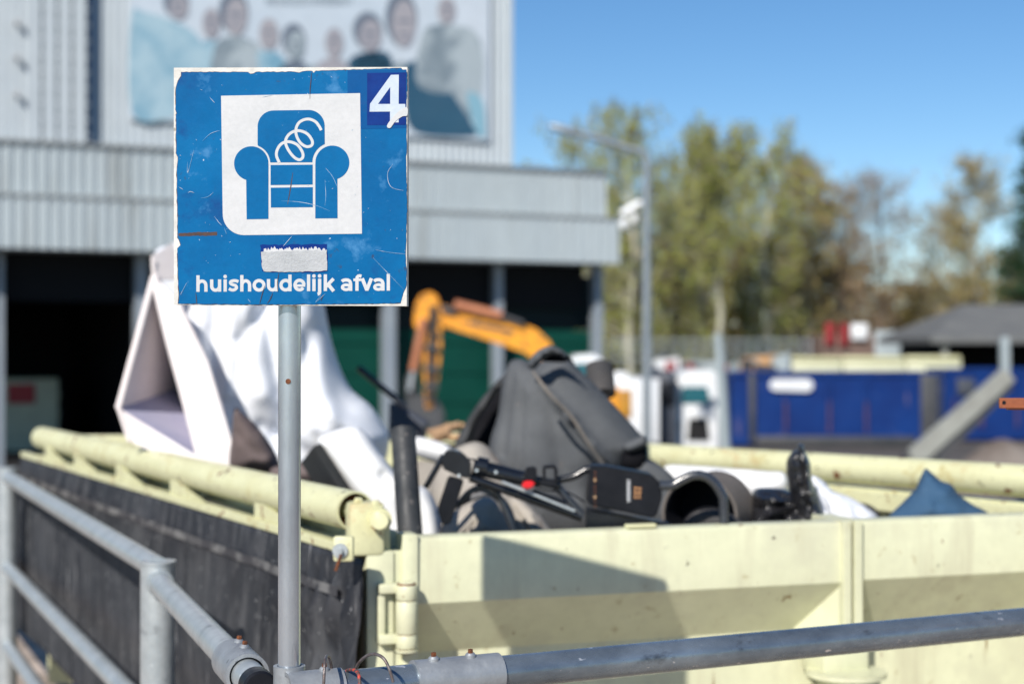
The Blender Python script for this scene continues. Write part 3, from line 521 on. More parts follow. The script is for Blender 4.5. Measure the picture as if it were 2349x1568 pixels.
# tarp
mb = MB(); NU, NV = 260, 60; vs_ = []
for j in range(NV + 1):
    for i in range(NU + 1):
        t = -.165 + (LEN + .205) * (i / NU); v = j / NV; z = 1.162 - v * (1.162 - .26 - .14 * (t / LEN))
        o = .085 + .03 * math.sin(min(v * 2.2, 1) * math.pi / 2) + .025 * v * noise.noise(Vector((t * 1.3, z * .8, 0))) + .008 * noise.noise(Vector((t * 7, z * 2, 5)))
        k = max(0, 1 - (t + .165) / .60)     # bunched folds near the corner
        if k > 0 and v > .04:
            o += min(k * 1.3, 1) * (.030 * math.sin(t * 52 + 8 * noise.noise(Vector((z * 4, t * 3, 2))) + z * 9) * max(0, .35 + noise.noise(Vector((t * 5, z * 4, 9)))) * 1.6 + .034 * noise.noise(Vector((t * 13, z * 8, 7))) + .02 * noise.noise(Vector((t * 30, z * 17, 3)))) * min(1, (v - .04) * 8) * (1 - .8 * max(0, (k - .72) / .28)) - .004 * k
        vs_.append(SF(t + k * .0, o, z - .03 * k * min(1, v * 5)))
mb.add(vs_, [(j * (NU + 1) + i, j * (NU + 1) + i + 1, (j + 1) * (NU + 1) + i + 1, (j + 1) * (NU + 1) + i) for j in range(NV) for i in range(NU)])
tarp = mb.build('side_net', M['net'], cont, smooth=80); md = tarp.modifiers.new('thickness', 'SOLIDIFY'); md.thickness = .003
mb = MB(); vs_ = []
for i in range(61):
    t = -.06 + (LEN + .08) * i / 60
    for z in (1.085, 1.062): vs_.append(SF(t, .085 + .03 * math.sin(min((1.162 - z) / .76 * 2.2, 1) * math.pi / 2) + .008 * noise.noise(Vector((t * 7, z * 2, 5))) + .006, z))
mb.add(vs_, [(2 * i, 2 * i + 1, 2 * i + 3, 2 * i + 2) for i in range(60)]); M['seam'] = mat('dusty_seam', (.05, .05, .055), .8, c2=(.15, .15, .15), sc_=9, lo=.45, hi=.6)
o = mb.build('net_seam', M['seam'], tarp); o.parent = tarp

# ------------------------------------------------------------------ RUBBISH IN THE CONTAINER
mb = MB(); NU, NV = 46, 60; vs_ = []
for j in range(NV + 1):
    for i in range(NU + 1):
        a = EF(.02 + 2.1 * i / NU, -.16, 0); b = Vector((fa.x, fa.y, 0)) + fd * (.05 + (fl - .1) * i / NU) - fn_ * .05; p = a.lerp(b, j / NV)
        z = .98 + .13 * noise.noise(p * 2.1) + .07 * noise.noise(p * 6) + .04 * noise.noise(p * 13); vs_.append((p.x, p.y, z))
mb.add(vs_, [(j * (NU + 1) + i, j * (NU + 1) + i + 1, (j + 1) * (NU + 1) + i + 1, (j + 1) * (NU + 1) + i) for j in range(NV) for i in range(NU)])
M['mix'] = mat('mixed_rubbish', (.10, .085, .075), .85, c2=(.30, .27, .25), sc_=7, lo=.42, hi=.56, bump=.6, bsc=20, spots=[((.55, .52, .5), 9, .62, .03), ((.05, .06, .09), 6, .62, .03)])
o = mb.build('rubbish', M['mix'], None, smooth=60); tag(o, 'mixed loose rubbish filling the bottom of the pale green container', 'rubbish', None, 'stuff')

# white upright furniture piece: hollow open box on the left, draped white body on the right
wf = empty('white_furniture', W(560, 1060, 5.8), 'big white fabric covered furniture piece standing on end, with an open hollow side', 'furniture')
body = lump('fabric_body', [(352, 590), (395, 560), (430, 548), (560, 540), (700, 560), (735, 660), (762, 790), (800, 885), (850, 930), (880, 975), (893, 1010), (860, 1080), (700, 1130), (520, 1130), (462, 1052), (428, 900), (385, 740)], 5.95, .30, M['whitefab'], wf, edge=.22,
            creases=[(500, 690, 470, 980, -.05, 22), (560, 700, 600, 900, .05, 30), (440, 760, 530, 1040, .05, 26), (720, 760, 640, 1000, -.05, 24), (690, 560, 760, 980, .05, 26), (600, 980, 740, 1060, -.04, 18), (640, 640, 560, 780, -.04, 18), (760, 950, 850, 1000, .05, 20), (540, 620, 520, 900, .03, 14), (610, 700, 640, 900, -.03, 14), (680, 760, 720, 980, .03, 12)], nz=.007, nsc=3, step=10)
A_ = W(354, 634, 5.56); L_ = W(273, 936, 5.42); R_ = W(462, 1052, 5.38); B_ = W(298, 1012, 5.40); D_ = W(416, 886, 6.02); bk3 = Vector((.0, .012, 0))
def plate(name, pts, m, d=.014):
    n_ = (pts[1] - pts[0]).cross(pts[2] - pts[0]).normalized(); n_ = n_ if n_.y > 0 else -n_; k = len(pts); mb = MB(); mb.add(list(pts) + [p + n_ * d for p in pts], [tuple(range(k)), tuple(range(k, 2 * k))[::-1]] + [(i, (i + 1) % k, k + (i + 1) % k, k + i) for i in range(k)]); return mb.build(name, m, wf)
M['base_shade'] = mat('lavender_shade', (.33, .33, .46), .85, c2=(.40, .39, .50), sc_=3)  # lavender puts the shade of the hollow's base into its colour
plate('inner_wall', [A_, L_, D_], M['greige']); plate('inner_base', [L_, R_ + Vector((0, .03, 0)), D_], M['base_shade']); plate('inner_back', [A_ + Vector((0, .03, 0)), D_, R_ + Vector((0, .03, 0))], M['greige'])
plate('front_panel', [L_, B_, W(470, 1085, 5.36), R_], M['whiteboard']); plate('side_panel', [A_ - Vector((0, .01, 0)), R_ - Vector((0, .01, 0)), W(556, 1095, 5.30), W(476, 830, 5.42), W(408, 690, 5.52)], M['whiteboard'])
mb = MB(); mb.tube([W(352, 600, 5.55), A_, L_, B_], m_of(6, 5.5), 10); mb.build('rim', M['whiteboard'], wf, smooth=60)
mb = MB(); mb.tube([A_, W(388, 775, 5.5), W(428, 920, 5.43), R_, W(480, 1090, 5.36)], m_of(11, 5.4), 12); mb.build('edge_piping', M['whiteboard'], wf, smooth=60)
plate('top_cap', [W(350, 586, 5.55), W(398, 556, 5.62), W(420, 640, 5.62), W(356, 640, 5.55)], M['whiteboard'])

o = lump('pillow', [(538, 937), (556, 946), (588, 975), (622, 1020), (640, 1060), (640, 1090), (590, 1095), (530, 1075), (532, 1000)], 4.9, .10, M['brownfab'], None, edge=.14, creases=[(540, 990, 600, 1050, -.015, 8), (560, 1060, 620, 1050, .015, 8)], ty=.0008)
tag(o, 'brown pillow with a pointed corner up, in front of the big white furniture piece', 'pillow')
o = lump('cushion', [(620, 1075), (680, 1060), (730, 1052), (762, 1068), (772, 1092), (740, 1110), (640, 1110)], 4.8, .07, M['brownfab'], None, edge=.10); tag(o, 'flat brown cushion lying right behind the sign pole', 'cushion')
fo = empty('foam_slab', W(900, 1240, 4.35), 'white foam mattress slab leaning next to the black upright pipe', 'foam slab')
lump('foam_body', [(728, 1018), (758, 990), (810, 977), (838, 990), (868, 1030), (900, 1075), (930, 1105), (975, 1118), (1002, 1160), (1015, 1230), (1000, 1270), (900, 1290), (858, 1215), (790, 1110)], 4.42, .09, M['whitefoam'], fo, edge=.035, step=9, nz=.006, creases=[(880, 1090, 960, 1230, -.02, 12)])
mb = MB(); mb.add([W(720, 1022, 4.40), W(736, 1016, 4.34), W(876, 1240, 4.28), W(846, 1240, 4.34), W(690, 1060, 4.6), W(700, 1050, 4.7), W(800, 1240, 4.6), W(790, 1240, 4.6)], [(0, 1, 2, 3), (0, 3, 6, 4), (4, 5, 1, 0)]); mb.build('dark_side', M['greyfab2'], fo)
# upright black pipe
mb = MB(); a = W(944, 1280, 3.98); b = W(924, 985, 4.12); mb.pipe(a, b, m_of(29, 4.0), .005, 36); o = mb.build('plastic_pipe', M['tubeblack'], None, smooth=40); tag(o, 'black plastic pipe standing upright beside the white foam slab', 'pipe')
# charcoal sofa piece
sf = empty('upholstered_seat', W(1300, 1220, 5.0), 'charcoal fabric sofa part tipped up, the highest dark thing in the container', 'sofa')
lump('seat_body', [(1152, 878), (1160, 848), (1170, 829), (1186, 823), (1204, 825), (1226, 834), (1262, 822), (1296, 820), (1322, 840), (1386, 904), (1437, 959), (1472, 1000), (1481, 1022), (1478, 1050), (1440, 1095), (1400, 1130), (1380, 1240), (1200, 1250), (1150, 1150), (1124, 1060), (1124, 1010), (1142, 950)], 5.05, .20, M['greyfab'], sf, edge=.17, step=9,
     creases=[(1215, 850, 1310, 960, .04, 10), (1310, 960, 1420, 1090, .04, 10), (1180, 835, 1152, 1040, -.04, 9), (1200, 850, 1185, 1120, -.02, 10), (1300, 850, 1440, 1010, .02, 24), (1260, 900, 1300, 1130, -.02, 26)], nz=.007, nsc=4)
M['inside'] = mat('black_painted_shade', (.006, .006, .008), .9)  # near-black paints the shade behind the flap, in the fold and under the roll
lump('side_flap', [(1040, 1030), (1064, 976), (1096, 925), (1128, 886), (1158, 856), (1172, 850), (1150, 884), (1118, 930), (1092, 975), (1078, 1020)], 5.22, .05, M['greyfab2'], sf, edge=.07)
lump('flap_shade', [(1070, 1022), (1092, 970), (1118, 926), (1150, 880), (1160, 900), (1156, 1010), (1120, 1060)], 5.34, .03, M['inside'], sf, edge=.05)
lump('fold_shade', [(1434, 1024), (1474, 1006), (1484, 1032), (1478, 1066), (1460, 1082), (1424, 1066)], 4.80, .02, M['inside'], sf, edge=.03)
lump('fold_lip', [(1430, 1018), (1474, 998), (1484, 1010), (1478, 1024), (1440, 1038)], 4.77, .03, M['greyfab'], sf, edge=.03)
lump('loop_shade', [(1240, 826), (1258, 814), (1282, 812), (1300, 822), (1296, 830), (1262, 830)], 4.86, .015, M['inside'], sf, edge=.03)
mb = MB(); mb.tube(smooth_pts([W(1222, 852, 4.66), W(1262, 905, 4.64), W(1310, 955, 4.66), W(1352, 1020, 4.68), W(1398, 1085, 4.72)], 5), .006, 8); M['dustyseam'] = mat('dusty_fabric_seam', (.19, .17, .15), .9, c2=(.13, .125, .12), sc_=12); mb.build('piping', M['dustyseam'], sf, smooth=60)
lump('top_roll', [(1208, 838), (1225, 811), (1250, 795), (1272, 794), (1299, 810), (1318, 836), (1298, 822), (1270, 812), (1246, 824), (1226, 846)], 4.82, .07, M['greyfab'], sf, edge=.09)
lump('lower_fold', [(1440, 1060), (1478, 1048), (1520, 1070), (1550, 1100), (1580, 1150), (1560, 1230), (1420, 1230), (1400, 1120)], 4.85, .12, M['greyfab'], sf, edge=.16, creases=[(1460, 1070, 1540, 1120, -.03, 10)])
mb = MB(); mb.pipe(W(1380, 905, 5.6), W(1374, 838, 5.65), m_of(32, 5.6), .01, 28); mb.tube([W(1380, 905, 5.6), W(1380, 902, 5.6)], m_of(30, 5.6), 28); o = mb.build('plastic_pot', M['rubber'], None, smooth=40); tag(o, 'dark round plastic pot behind the tipped up charcoal sofa part', 'pot')
# beige cloths
o = lump('beige_cushion', [(985, 1150), (996, 1085), (1030, 1040), (1065, 1018), (1100, 1014), (1135, 1040), (1170, 1095), (1185, 1150), (1150, 1240), (1000, 1240)], 4.75, .12, M['beige'], None, edge=.16, creases=[(1040, 1080, 1130, 1100, -.02, 12)]); tag(o, 'beige cushion leaning under the folded scooter, behind its black joint', 'cushion')
bb2 = empty('beige_bag', W(1120, 1240, 4.35), 'beige fabric bag with grey edging just inside the container rim', 'bag')
lump('bag_body', [(1005, 1260), (1014, 1205), (1050, 1165), (1100, 1138), (1130, 1132), (1155, 1150), (1175, 1200), (1190, 1260)], 4.38, .12, M['beige'], bb2, edge=.16, creases=[(1060, 1230, 1090, 1200, -.03, 8)])
lump('bag_side', [(1130, 1128), (1170, 1128), (1210, 1155), (1250, 1195), (1280, 1250), (1190, 1255), (1165, 1180)], 4.42, .08, M['beige'], bb2, edge=.1, creases=[(1170, 1140, 1220, 1240, -.03, 7), (1195, 1140, 1250, 1230, .02, 6)])
mb = MB(); mb.tube(smooth_pts([W(1040, 1160, 4.2), W(1085, 1138, 4.16), W(1125, 1130, 4.16), W(1160, 1160, 4.2), W(1180, 1210, 4.22), W(1188, 1250, 4.25)], 5), .010, 12); mb.build('edging', M['greytrim'], bb2, smooth=60)
# folded scooter
M['handle'] = mat('satin_black_tube', (.022, .026, .034), .28, c2=(.03, .035, .045), sc_=8, spec=.9)
SYc = 4.12
sco = empty('kick_scooter', W(1300, 1210, SYc), 'black folded electric scooter with flat battery case and red lever lying on the rubbish', 'scooter')
sco.location.z = 1.1
def tb(name, pts, r, m=M['blackmetal'], Y=SYc, seg=18, par=sco, sm=True):
    mb = MB(); q = [W(p[0], p[1], p[2] if len(p) > 2 else Y) for p in pts]; q = smooth_pts(q, 6) if sm and len(q) > 2 else q
    mb.tube([Vector(x) for x in q], m_of(r, Y), seg); return mb.build(name, m, par, smooth=45)
tb('stem', [(1084, 1072), (1140, 1083), (1200, 1096)], 17); tb('stem', [(1190, 1094), (1285, 1112)], 11)
tb('stem_collar', [(1092, 1066), (1118, 1072)], 21)
jb = MB()
def quad(mb, pts, Y, d):
    f_ = [W(a, b, Y) for a, b in pts]; k_ = [W(a, b, Y) + Vector((0, d, 0)) for a, b in pts]; n = len(pts)
    bm = bmesh.new(); vv = [bm.verts.new(p) for p in f_ + k_]; bm.faces.new(vv[:n]); bm.faces.new(vv[n:][::-1])
    for i in range(n): bm.faces.new((vv[i], vv[(i + 1) % n], vv[n + (i + 1) % n], vv[n + i]))
    bmesh.ops.bevel(bm, geom=bm.edges[:], offset=.004, segments=2, affect='EDGES'); bm.verts.index_update()
    mb.add([v.co.copy() for v in bm.verts], [[v.index for v in f.verts] for f in bm.faces]); bm.free()
quad(jb, [(1014, 1048), (1020, 1034), (1044, 1032), (1062, 1044), (1080, 1062), (1078, 1098), (1050, 1092), (1014, 1074)], SYc - .03, .08); jbo = jb.build('fold_joint', M['blackmetal'], sco, smooth=40)
for q_ in ((1052, 1090), (1093, 1078), (1137, 1082)): 
    em = MB(); em.tube([W(q_[0], q_[1], SYc - .075), W(q_[0], q_[1], SYc - .068)], .0045, 10); em.build('screw', M['galv'], jbo)
tb('strut', [(1018, 1043), (976, 1117)], 7)
fp = MB(); quad(fp, [(1028, 1090), (1064, 1100), (1052, 1140), (1040, 1165), (1034, 1200), (1014, 1205), (1002, 1168)], SYc - .02, .03); fp.build('fork_plate', M['blackplastic'], sco, smooth=40)
tb('frame_tube', [(1077, 1094), (1335, 1186)], 10); tb('frame_tube', [(1151, 1104), (1318, 1171)], 3.5, m=M['galv'], Y=4.08); tb('frame_tube', [(1222, 1124), (1300, 1153)], 5, Y=4.10)
tb('frame_tube', [(1273, 1110), (1335, 1180)], 9, m=M['handle']); tb('frame_tube', [(1273, 1101), (1315, 1092), (1345, 1076), (1372, 1075)], 8.5)
tb('cable', [(1050, 1158), (1075, 1130), (1103, 1117), (1130, 1124), (1150, 1148), (1168, 1190), (1180, 1230)], 8, m=M['handle'], Y=4.16); tb('cable', [(1190, 1085), (1240, 1120), (1300, 1128), (1340, 1150)], 2.2); tb('cable', [(1060, 1050), (1110, 1058), (1200, 1082)], 2.2)
cb = MB(); quad(cb, [(1204, 1072), (1230, 1069), (1232, 1102), (1204, 1102)], SYc - .05, .03)
for q4 in ([(1244, 1068), (1276, 1066), (1277, 1073), (1244, 1074)], [(1270, 1070), (1278, 1070), (1280, 1108), (1272, 1108)], [(1244, 1072), (1251, 1072), (1252, 1100), (1245, 1100)], [(1240, 1098), (1278, 1100), (1278, 1118), (1238, 1114)]): quad(cb, q4, SYc - .04, .04)
cb.build('brake_clamp', M['blackplastic'], sco, smooth=40)
rl_ = MB(); quad(rl_, [(1197, 1107), (1204, 1103), (1224, 1103), (1227, 1112), (1216, 1121), (1198, 1119)], SYc - .07, .03); M['redplastic'] = mat('red_plastic', (.65, .012, .02), .3); rl_.build('red_lever', M['redplastic'], sco, smooth=40)
bt = MB(); quad(bt, [(1354, 1068), (1386, 1068), (1495, 1088), (1515, 1107), (1519, 1139), (1505, 1184), (1495, 1187), (1351, 1157), (1346, 1149)], SYc - .06, .10); bo = bt.build('battery_case', M['blackplastic'], sco, smooth=40)
def BQ(u, v, o): return W(u, v, SYc - .06 - o)
em = MB()
for y0 in range(0, 12):
    yv = 1100 + y0 * 4.2; stroke(em, [(1437 + (y0 % 2) * 3, yv), (1446, yv + 1.5), (1438, yv + 3.2)], 2.0, BQ, .0006)
M['greyprint'] = mat('grey_print', (.55, .57, .6), .5); em.build('small_print', M['greyprint'], bo)
em = MB()
for a in ([(1453, 1117), (1471, 1119)], [(1453, 1128), (1471, 1130)], [(1452, 1139), (1470, 1141)], [(1457, 1116), (1456, 1141)], [(1467, 1118), (1465, 1142)]): stroke(em, a, 2.4, BQ, .0006 + .0001 * a[0][0] % .0003)
M['orangeprint'] = mat('orange_print', (.42, .21, .09), .5); em.build('emblem', M['orangeprint'], bo)
em = MB()
for py in (1100, 1139): em.tube([W(1364, py, SYc - .062), W(1364, py, SYc - .066)], .004, 10)
em.build('rivet', M['card'], bo); em = MB()
for py in range(1080, 1160, 11): stroke(em, [(1364, py), (1365, py + 6)], 2.2, BQ, .0005)
em.build('edge_wear', M['rust'], bo)
lr = MB(); quad(lr, [(1344, 1166), (1500, 1194), (1540, 1200), (1540, 1225), (1344, 1225)], SYc - .03, .07); lr.build('foot_board', M['blackmetal'], sco, smooth=40)
tb('handle', [(1512, 1112), (1540, 1112), (1563, 1100), (1587, 1090), (1612, 1090), (1635, 1104), (1652, 1128), (1659, 1150), (1660, 1200), (1660, 1240)], 11, m=M['handle'], Y=4.06)
# round tub
tub = empty('round_tub', W(1625, 1220, 4.6), 'dark grey round tub lying on its side behind the scooter handle', 'tub'); c0 = W(1603, 1182, 4.36); ax = Vector((.48, .86, .02)).normalized()
mb = MB(); mb.pipe(c0 - ax * .0, c0 + ax * .14, .114, .008, 44); M['tub'] = mat('brown_grey_tub', (.105, .095, .088), .75, c2=(.14, .125, .115), sc_=9, bump=.2); mb.build('tub_wall', M['tub'], tub, smooth=40)
mb = MB(); mb.pipe(c0 + ax * .002, c0 + ax * .12, .105, .003, 40); mb.tube([c0 + ax * .12, c0 + ax * .13], .105, 36); mb.build('tub_bottom', M['blackplastic'], tub)
o = lump('flat_disc', [(1566, 1205), (1584, 1178), (1612, 1168), (1650, 1168), (1690, 1186), (1708, 1215), (1570, 1225)], 4.22, .03, M['rubber'], None, edge=.06); tag(o, 'grey brown rubber disc lying inside the mouth of the round tub', 'disc')
# bin bag
bag = empty('bin_bag', W(1810, 1210, 4.45), 'shiny black bin bag with a twisted upright top', 'bin bag')
lump('bag_body', [(1716, 1230), (1718, 1160), (1730, 1122), (1770, 1118), (1810, 1124), (1850, 1145), (1885, 1175), (1900, 1235)], 4.45, .12, M['binbag'], bag, edge=.14, nz=.02, nsc=11,
     creases=[(1815, 1150, 1730, 1140, .035, 5), (1815, 1155, 1735, 1165, -.02, 5), (1818, 1160, 1750, 1185, .02, 5), (1820, 1165, 1780, 1200, -.02, 5), (1825, 1165, 1820, 1210, .02, 5), (1812, 1148, 1770, 1125, -.02, 5)], step=6)
lump('twisted_top', [(1812, 1135), (1804, 1095), (1803, 1060), (1812, 1040), (1824, 1030), (1830, 1018), (1842, 1020), (1846, 1036), (1858, 1062), (1862, 1100), (1876, 1140), (1892, 1200), (1850, 1205), (1822, 1170)], 4.38, .05, M['binbag'], bag, edge=.045, nz=.012, nsc=14,
     creases=[(1815, 1050, 1825, 1120, .02, 4), (1835, 1030, 1845, 1120, -.02, 4), (1850, 1060, 1860, 1150, .02, 4), (1828, 1100, 1860, 1180, -.02, 5)], step=6)
o = lump('white_sheet', [(1520, 1072), (1600, 1068), (1680, 1074), (1760, 1080), (1800, 1086), (1800, 1130), (1700, 1160), (1560, 1150)], 5.2, .05, M['whitefoam'], None, edge=.08); tag(o, 'flat white board lying behind the round tub and the bin bag', 'board')
o = lump('plastic_sheet', [(1855, 1092), (1885, 1100), (1910, 1125), (1950, 1140), (1990, 1165), (2015, 1190), (2000, 1230), (1880, 1230), (1870, 1150)], 4.6, .08, M['whitefab'], None, edge=.08, nz=.02, nsc=9, creases=[(1880, 1120, 1900, 1200, -.03, 8), (1920, 1140, 1960, 1190, .03, 8)]); tag(o, 'crumpled white plastic sheet to the right of the black bin bag', 'plastic sheet')
o = lump('rubber_mat', [(1940, 1162), (1970, 1152), (2000, 1160), (2022, 1185), (2015, 1220), (1950, 1220)], 4.9, .05, M['rubber'], None, edge=.08); tag(o, 'small dark rubber mat between the white plastic sheet and the blue cushion', 'mat')
o = lump('cushion', [(2015, 1225), (2036, 1184), (2068, 1152), (2098, 1120), (2110, 1094), (2121, 1074), (2132, 1080), (2158, 1102), (2180, 1110), (2200, 1134), (2230, 1156), (2268, 1178), (2290, 1225)], 4.55, .10, M['denim'], None, edge=.14, creases=[(2120, 1100, 2150, 1160, -.02, 8), (2150, 1110, 2200, 1170, .015, 8)]); tag(o, 'blue fabric cushion with its peak up, at the right end of the container', 'cushion')
# further pieces at the back
o = lump('slate_board', [(893, 922), (918, 926), (985, 966), (975, 1010), (890, 1010)], 6.6, .03, M['slate'], None, edge=.03, rounded=False); tag(o, 'dark slate grey board sticking out behind the black upright pipe', 'board')
mb = MB(); mb.tube([W(822, 843, 6.5), W(905, 912, 6.45), W(930, 935, 6.44)], m_of(7.5, 6.5), 14); o = mb.build('black_rod', M['blackmetal'], None, smooth=40); tag(o, 'thin black rod pointing up left above the slate board', 'rod')
wd = empty('broken_wood', W(1000, 1010, 6.3), 'splintered light brown wood scraps left of the charcoal sofa part', 'wood scraps'); rr = random.Random(5)
for i in range(9):
    a = W(rr.uniform(975, 1010), rr.uniform(985, 1020), 6.3 + rr.uniform(-.1, .1)); b = a + Vector((rr.uniform(.05, .14), rr.uniform(-.05, .05), rr.uniform(-.05, .04)))
    mb = MB(); mb.tube([a, b], rr.uniform(.008, .02), 5); mb.build('splinter', M['wood'] if i % 2 else M['card'], wd)
o = lump('white_roll', [(948, 1010), (965, 1002), (1030, 1022), (1040, 1050), (1010, 1062), (955, 1045)], 5.6, .06, M['whitefoam'], None, edge=.05); tag(o, 'white rolled sheet between the black pipe and the beige cushion', 'roll')
mb = MB(); mb.hexa([W(958, 1052, 5.2), W(1030, 1070, 5.1), W(1030, 1180, 5.1), W(950, 1180, 5.2)] + [W(958, 1052, 5.5), W(1030, 1070, 5.4), W(1030, 1180, 5.4), W(950, 1180, 5.5)]); o = mb.build('cardboard_box', M['beige'], None); tag(o, 'beige flattened carton half hidden by the black pipe', 'carton')

# ------------------------------------------------------------------ BUILDING
BL = Vector((-13.09, 40.0, -1.45)); ba = math.atan2(.4166, .909); bu = Vector((math.cos(ba), math.sin(ba), 0)); bn = Vector((-math.sin(ba), math.cos(ba), 0))
bld = empty('depot_building', BL, 'grey corrugated depot building with dark open bays and a big photo banner', 'building')
def B(x, y, z): return BL + bu * x + bn * y + Vector((0, 0, z))
def sx(px, off=0.0):
    k = (px - CX) / F; o = BL + bn * off; return (k * o.y - o.x) / (bu.x - k * bu.y)
def szz(py, px, off=0.0): p = B(sx(px, off), off, 0); return CH + (HY - py) / F * p.y + 1.45
def corr(x0, x1, y, z0, z1, pitch=.30, amp=.075):
    mb = MB(); n = int((x1 - x0) / pitch); vs_ = []; fs = []
    for i in range(n):
        a = x0 + (x1 - x0) * i / n; p = (x1 - x0) / n
        for dx, dy in ((0, 0), (.35 * p, 0), (.5 * p, amp), (.85 * p, amp)): vs_ += [B(a + dx, y + dy, z0), B(a + dx, y + dy, z1)]
    vs_ += [B(x1, y, z0), B(x1, y, z1)]
    m = len(vs_) // 2
    mb.add(vs_, [(2 * i, 2 * i + 2, 2 * i + 3, 2 * i + 1) for i in range(m - 1)]); return mb
XL = -11
e1 = sx(1420); e2 = sx(1390, .35); zb = 5.72; z1 = 7.06; z2 = 8.48
corr(XL, e1, 0, zb, z1).build('lower_fascia', M['clad'], bld, fix=False)
corr(XL, e2, .35, z1 + .1, z2).build('upper_fascia', M['clad'], bld, fix=False)
mb = MB(); bx = lambda x0, x1, y0, y1, a, b: mb.box(x0, x1, y0, y1, a, b, lambda p: B(p.x, p.y, p.z))
bx(XL, e1, .06, 2.4, zb + .02, z1 - .02); bx(XL, e2, .42, 2.6, z1 + .02, z2 - .03); bx(e1 - .02, e1, .0, 14, zb + .02, z1 - .03); mb.build('canopy_body', M['clad'], bld)
mb = MB(); bx(XL, e1, -.02, .38, z1, z1 + .07); bx(XL, e2, .28, .6, z2, z2 + .08); mb.build('gutter', M['gutter'], bld)
xu = sx(1165, .9)
mb = MB(); bx(e1 - .6, e1 - .3, 2.4, 30, 0, z1); bx(XL, e1 - .3, 2.7, 30, z1 - .05, z1 + .5); bx(XL, e1 - .3, 29.7, 30, 0, z1); mb.build('main_wall', M['clad'], bld)
corr(XL, xu, .9, z2 + .05, 17, .22, .03).build('upper_wall', M['cladup'], bld, fix=False)
mb = MB(); bx(XL, xu, .98, 29, z2 + .1, 17); bx(xu - .02, xu + .12, .82, 29, z2 + .1, 17.1); mb.build('upper_block', M['cladup'], bld)
# stair bay of dark glass with lattice, navy strip
xa, xb = sx(65, .9), sx(203, .9); mb = MB(); bx(xa, xb, .80, .88, z2 + .12, 17); gl = mb.build('glass_bay', M['glassy'], bld)
mb = MB()
for i in range(20): z = z2 + .3 + i * .42; mb.box(xa, xb, .74, .79, z, z + .05, lambda p: B(p.x, p.y, p.z))
for i in range(4): x = xa + (xb - xa) * (i + .3) / 4; mb.box(x - .16, x + .16, .70, .739, z2 + .1, 17, lambda p: B(p.x, p.y, p.z))
mb.build('lattice', M['cladup'], gl)
mb = MB(); bx(sx(203, .9) + .02, sx(216, .9), .72, .88, z2 + .1, 17); mb.build('navy_strip', M['navy'], bld)
for i, py in enumerate((50, 130, 215)):
    p = B(sx(38, .7), .66, szz(py, 38, .7)); mb = MB(); mb.tube([p + bn * .2, p, p - bn * .05], [.06, .09, .07], 14); mb.build('wall_lamp', M['signwhite'], bld, smooth=60)
# bays
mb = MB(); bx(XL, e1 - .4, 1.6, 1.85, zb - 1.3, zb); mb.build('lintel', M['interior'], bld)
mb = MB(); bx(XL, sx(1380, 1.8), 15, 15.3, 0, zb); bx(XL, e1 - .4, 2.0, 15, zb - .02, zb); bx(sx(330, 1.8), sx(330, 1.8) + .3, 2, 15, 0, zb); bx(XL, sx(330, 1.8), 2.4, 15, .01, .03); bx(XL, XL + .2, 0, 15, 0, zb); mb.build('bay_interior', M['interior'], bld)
for a, b in ((345, 882), (910, 1135), (1156, 1364)):
    mb = MB(); x0, x1 = sx(a, 1.9), sx(b, 1.9); bx(x0, x1, 1.9, 2.0, 0, 3.72)
    for i in range(4): z = .6 + i * .9; mb.box(x0, x1, 1.86, 1.9, z, z + .02, lambda p: B(p.x, p.y, p.z))
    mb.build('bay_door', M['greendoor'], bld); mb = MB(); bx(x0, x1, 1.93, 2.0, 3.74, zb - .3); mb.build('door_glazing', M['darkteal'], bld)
for px, wpx in ((325, 26), (895, 28), (1145, 20), (1374, 22), (2, 12)):
    off = 1.15; x = sx(px, off); hw = m_of(wpx, 45) / 2; mb = MB(); mb.box(x - hw, x + hw, off, off + .35, 0, zb - .01, lambda p: B(p.x, p.y, p.z)); mb.build('column', M['column'], bld)
# banner with a group photo (flat print)
bnr = empty('photo_banner', B(sx(700, .8), .8, szz(320, 700, .8)), 'large blurred group photo banner on the upper grey wall', 'banner')
def PB(px, py, o):
    d = Vector(((px - CX) / F, 1, (HY - py) / F)); og = Vector((0, 0, CH)); pl = B(0, .78, 0); t = (pl - og).dot(bn) / d.dot(bn); return og + d * t - bn * o
mb = MB(); prism(mb, [[(297, -240), (1124, -180), (1122, 324), (297, 272)]], PB, -.05, 0); pf = mb.build('print_sheet', M['poster'], bnr)
def blob(name, pts, m, off, par=pf, closed=True):
    mb = MB(); prism(mb, [[(p.x, p.y) for p in smooth_pts([(a, b, 0) for a, b in pts], 4, True)]], PB, off - .004, off); return mb.build(name, m, par)
def ell(cx, cy, a, b): return [(cx + a * math.cos(i * math.pi / 6), cy + b * math.sin(i * math.pi / 6)) for i in range(12)]
blob('figure', [(300, 40), (330, 28), (400, 50), (450, 80), (480, 150), (490, 210), (480, 262), (400, 270), (303, 262)], M['jacket'], .01)
blob('figure', [(500, 120), (530, 90), (590, 100), (610, 160), (700, 150), (860, 160), (960, 150), (960, 180), (500, 260)], M['grey1'], .014)
blob('figure', [(900, 150), (960, 140), (1000, 110), (1050, 60), (1100, 90), (1105, 200), (1060, 290), (960, 300), (905, 240)], M['grey1'], .018)
blob('figure', [(930, 150), (1000, 148), (1040, 220), (1085, 290), (1080, 312), (960, 306), (930, 260)], M['deepblue'], .022)
blob('figure', [(1070, 215), (1105, 230), (1112, 312), (1090, 300)], M['teal'], .026)
blob('figure', [(495, 110), (520, 115), (555, 165), (545, 190), (520, 175)], M['deepblue'], .022)
